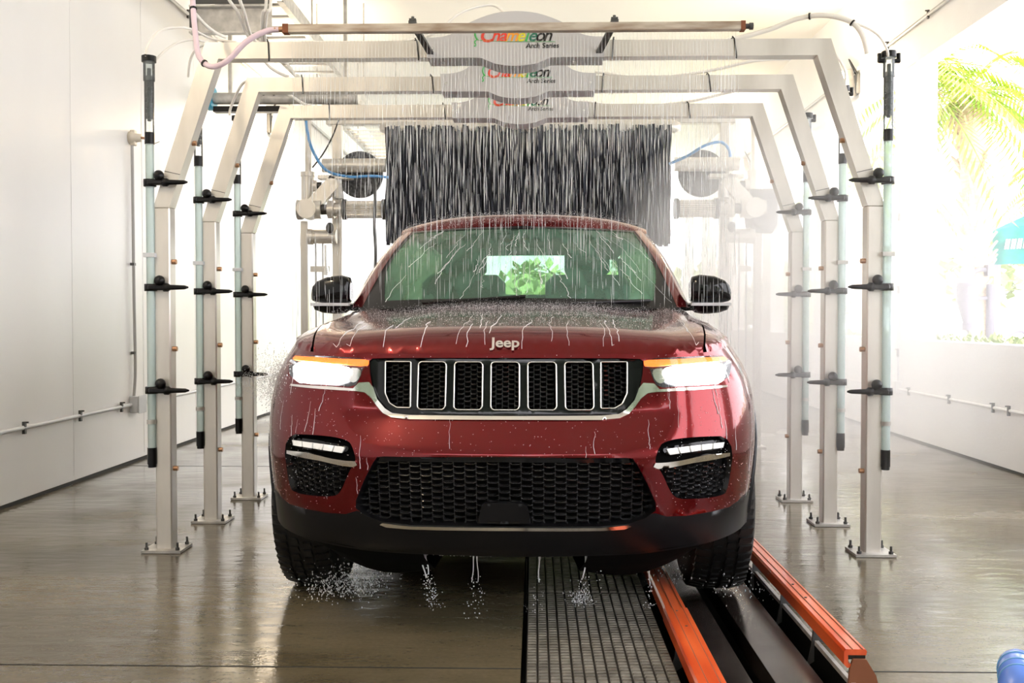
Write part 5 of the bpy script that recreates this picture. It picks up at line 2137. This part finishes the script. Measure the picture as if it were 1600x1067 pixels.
# beads and spray on hood, roof and cowl
q = MB()
for i in range(9000):
    X = max(-.78, min(.78, WR.gauss(0, .5)))
    Y = WR.choice([WR.uniform(.3, 1.15), WR.gauss(1.0, .12), WR.gauss(1.0, .12)])
    Y = max(.1, min(Y, cowl_y(X) - .05))
    h = abs(WR.gauss(0, .014)) if Y > .8 else 0
    if not inside((X, Y), HP): continue
    z = Hz(X, Y) + h + .0008
    q.drop(CM @ Vector((X, Y, z)), WR.uniform(.0005, .0013))
for i in range(1800):
    s_, y_ = WR.uniform(-.98, .98), abs(WR.gauss(0, .05))
    p = roof_pt(s_, min(1, y_))
    q.drop(CM @ (p + Vector((0, 0, abs(WR.gauss(0, .012)) + .001))), WR.uniform(.0008, .0018))
for i in range(1500):
    u, z = WR.uniform(-1.15, 1.15), WR.uniform(.45, 1.0)
    if inside((u, z), GRILLE) or inside((u, z), INTAKE): continue
    q.drop(CM @ S(u, z, .001), WR.uniform(.0006, .0015))
o = q.build('water_beads', M['water_w'])
tag(o, 'fine beads and spray of water over the paintwork', 'water', None, 'stuff')
# runs on the nose
q = MB()
for i in range(46):
    u = WR.uniform(-1.05, 1.05)
    z = WR.uniform(.55, 1.0)
    P = []
    for k in range(9):
        if inside((u, z), GRILLE) or inside((u, z), INTAKE) or inside((-abs(u), z), POCKET) or z < .42: break
        P.append(CM @ S(u, z, .0016))
        z -= WR.uniform(.006, .018)
        u += WR.gauss(0, .0022)
    if len(P) < 3: continue
    r = WR.uniform(.0006, .0014)
    q.tube(P, [r * (.3 + .7 * k / (len(P) - 1)) for k in range(len(P))], 5)
for i in range(20):
    X = WR.uniform(-.7, .7)
    Y = WR.uniform(.3, .7)
    P = []
    for k in range(12):
        if Y < .1: break
        P.append(CM @ Vector((X, Y, Hz(X, Y) + .001)))
        Y -= WR.uniform(.02, .05)
        X += WR.gauss(0, .0035)
    if len(P) < 3: continue
    q.tube(P, WR.uniform(.0006, .0013), 5)
o = q.build('nose_water', M['water_w'])
tag(o, 'thin runs of water down the hood and red nose', 'water', None, 'stuff')

# dripping streams under the bumper and splashes on the floor
q = MB()


def stream(px, py0, py1, Y, r, drift, loose):
    a = W(px, py0, Y)
    bq = W(px + drift, py1, Y + .05)
    n = 12
    P = []
    for k in range(n + 1):
        f = k / n
        p = a.lerp(bq, f)
        p.x += .006 * math.sin(k * 1.3 + px) * f
        P.append(p)
    m = int(n * .45)
    q.tube(P[:m + 1], [r * (1.8 if k == 0 else 1.0 - .05 * k) for k in range(m + 1)], 6)
    for k in range(loose):
        f = WR.uniform(.35, 1.0)
        p = a.lerp(bq, f)
        q.ball(p + Vector((WR.gauss(0, .004 + .022 * (f - .3)), WR.gauss(0, .01), WR.gauss(0, .01))), WR.uniform(.0007, .0028), 6, 4)


YB = 3.48
stream(656, 866, 950, YB, .0035, 22, 90)
stream(664, 866, 940, YB, .003, 16, 40)
stream(740, 868, 965, YB, .0018, -4, 30)
stream(745, 868, 965, YB, .0016, 6, 24)
stream(843, 869, 965, YB, .0028, -4, 34)
stream(916, 868, 950, YB, .0032, -10, 50)
stream(935, 869, 915, YB, .001, 0, 10)
stream(1014, 890, 950, 3.7, .002, 2, 30)
for k in range(46):
    f = WR.uniform(0, 1)
    p = W(620 + 330 * f, 864.5 + 4 * math.sin(PI * f), YB)
    q.ball(p, WR.uniform(.0015, .0035), 6, 4, (1.3, 1, 1))


def splash(px, py, Y, n, sx, sz, r=(.0007, .0026)):
    c = W(px, py, Y)
    for k in range(n):
        p = c + Vector((WR.gauss(0, sx), WR.gauss(0, sx), abs(WR.gauss(0, sz))))
        rr_ = WR.uniform(*r)
        q.ball(p, rr_, 6, 4, (1, 1, WR.uniform(1, 2.2)))


splash(535, 925, 3.95, 800, .085, .05)
splash(575, 915, 3.95, 130, .06, .06)
splash(1040, 910, 4.1, 90, .05, .04)
splash(1150, 930, 4.0, 120, .07, .08)
splash(840, 955, 3.9, 60, .03, .02)
splash(908, 945, 3.9, 240, .025, .03)
splash(1100, 905, 4.0, 80, .08, .07)
o = q.build('drips', M['water_w'])
tag(o, 'white drips and splashes under the front bumper', 'water', None, 'stuff')

# fan of spray hitting the left headlamp corner
q = MB()
a = W(372, 600, 4.9)
bq = CM @ S(-1.12, .90, .01)
for k in range(900):
    f = WR.random() ** .5
    p = a.lerp(bq, f) + Vector((WR.gauss(0, .02), WR.gauss(0, .03), WR.gauss(0, .012 + .05 * f)))
    d = (bq - a).normalized()
    e = p + d * WR.uniform(.006, .03) + Vector((0, 0, WR.gauss(0, .004)))
    q.tube([p, e], [.0005, .0012], 3, caps=False)
for k in range(900):
    u, z = -1.12 + WR.gauss(0, .10), .89 + WR.gauss(0, .05)
    if u > -.85: continue
    p = S(u, max(.5, min(z, .99)), abs(WR.gauss(0, .02)) + .002)
    q.drop(CM @ p, WR.uniform(.0006, .0016), WR.uniform(.001, .004))
o = q.build('side_spray', M['water_w'])
tag(o, 'fan of spray from the left arches striking the left headlamp corner', 'water', None, 'stuff')

# ------------------------------------------------------------------ drifting mist between the right columns
vm = bpy.data.materials.new('mist')
vm.use_nodes = True
nt = vm.node_tree
nt.nodes.remove(nt.nodes['Principled BSDF'])
vs_ = N(vm, 'ShaderNodeVolumeScatter')
vs_.inputs['Color'].default_value = (.97, .98, 1, 1)
vs_.inputs['Density'].default_value = .42
vs_.inputs['Anisotropy'].default_value = 0
tcv = N(vm, 'ShaderNodeTexCoord')
gv = N(vm, 'ShaderNodeTexGradient', gradient_type='SPHERICAL')
L(vm, tcv.outputs['Object'], gv.inputs[0])
mv = N(vm, 'ShaderNodeMapRange')
mv.inputs[1].default_value = 0
mv.inputs[2].default_value = .7
mv.inputs[3].default_value = 0
mv.inputs[4].default_value = .66
L(vm, gv.outputs['Fac'], mv.inputs[0])
L(vm, mv.outputs[0], vs_.inputs['Density'])
L(vm, vs_.outputs[0], nt.nodes['Material Output'].inputs['Volume'])
q = MB()
q.ball((0, 0, 0), 1, 28, 18)
o = q.build('mist', vm)
o.location = (1.8, 7.7, 1.2)
o.scale = (1.36, 3.9, 1.6)
tag(o, 'white cloud of mist hanging between the right columns and behind the car', 'mist', None, 'stuff')
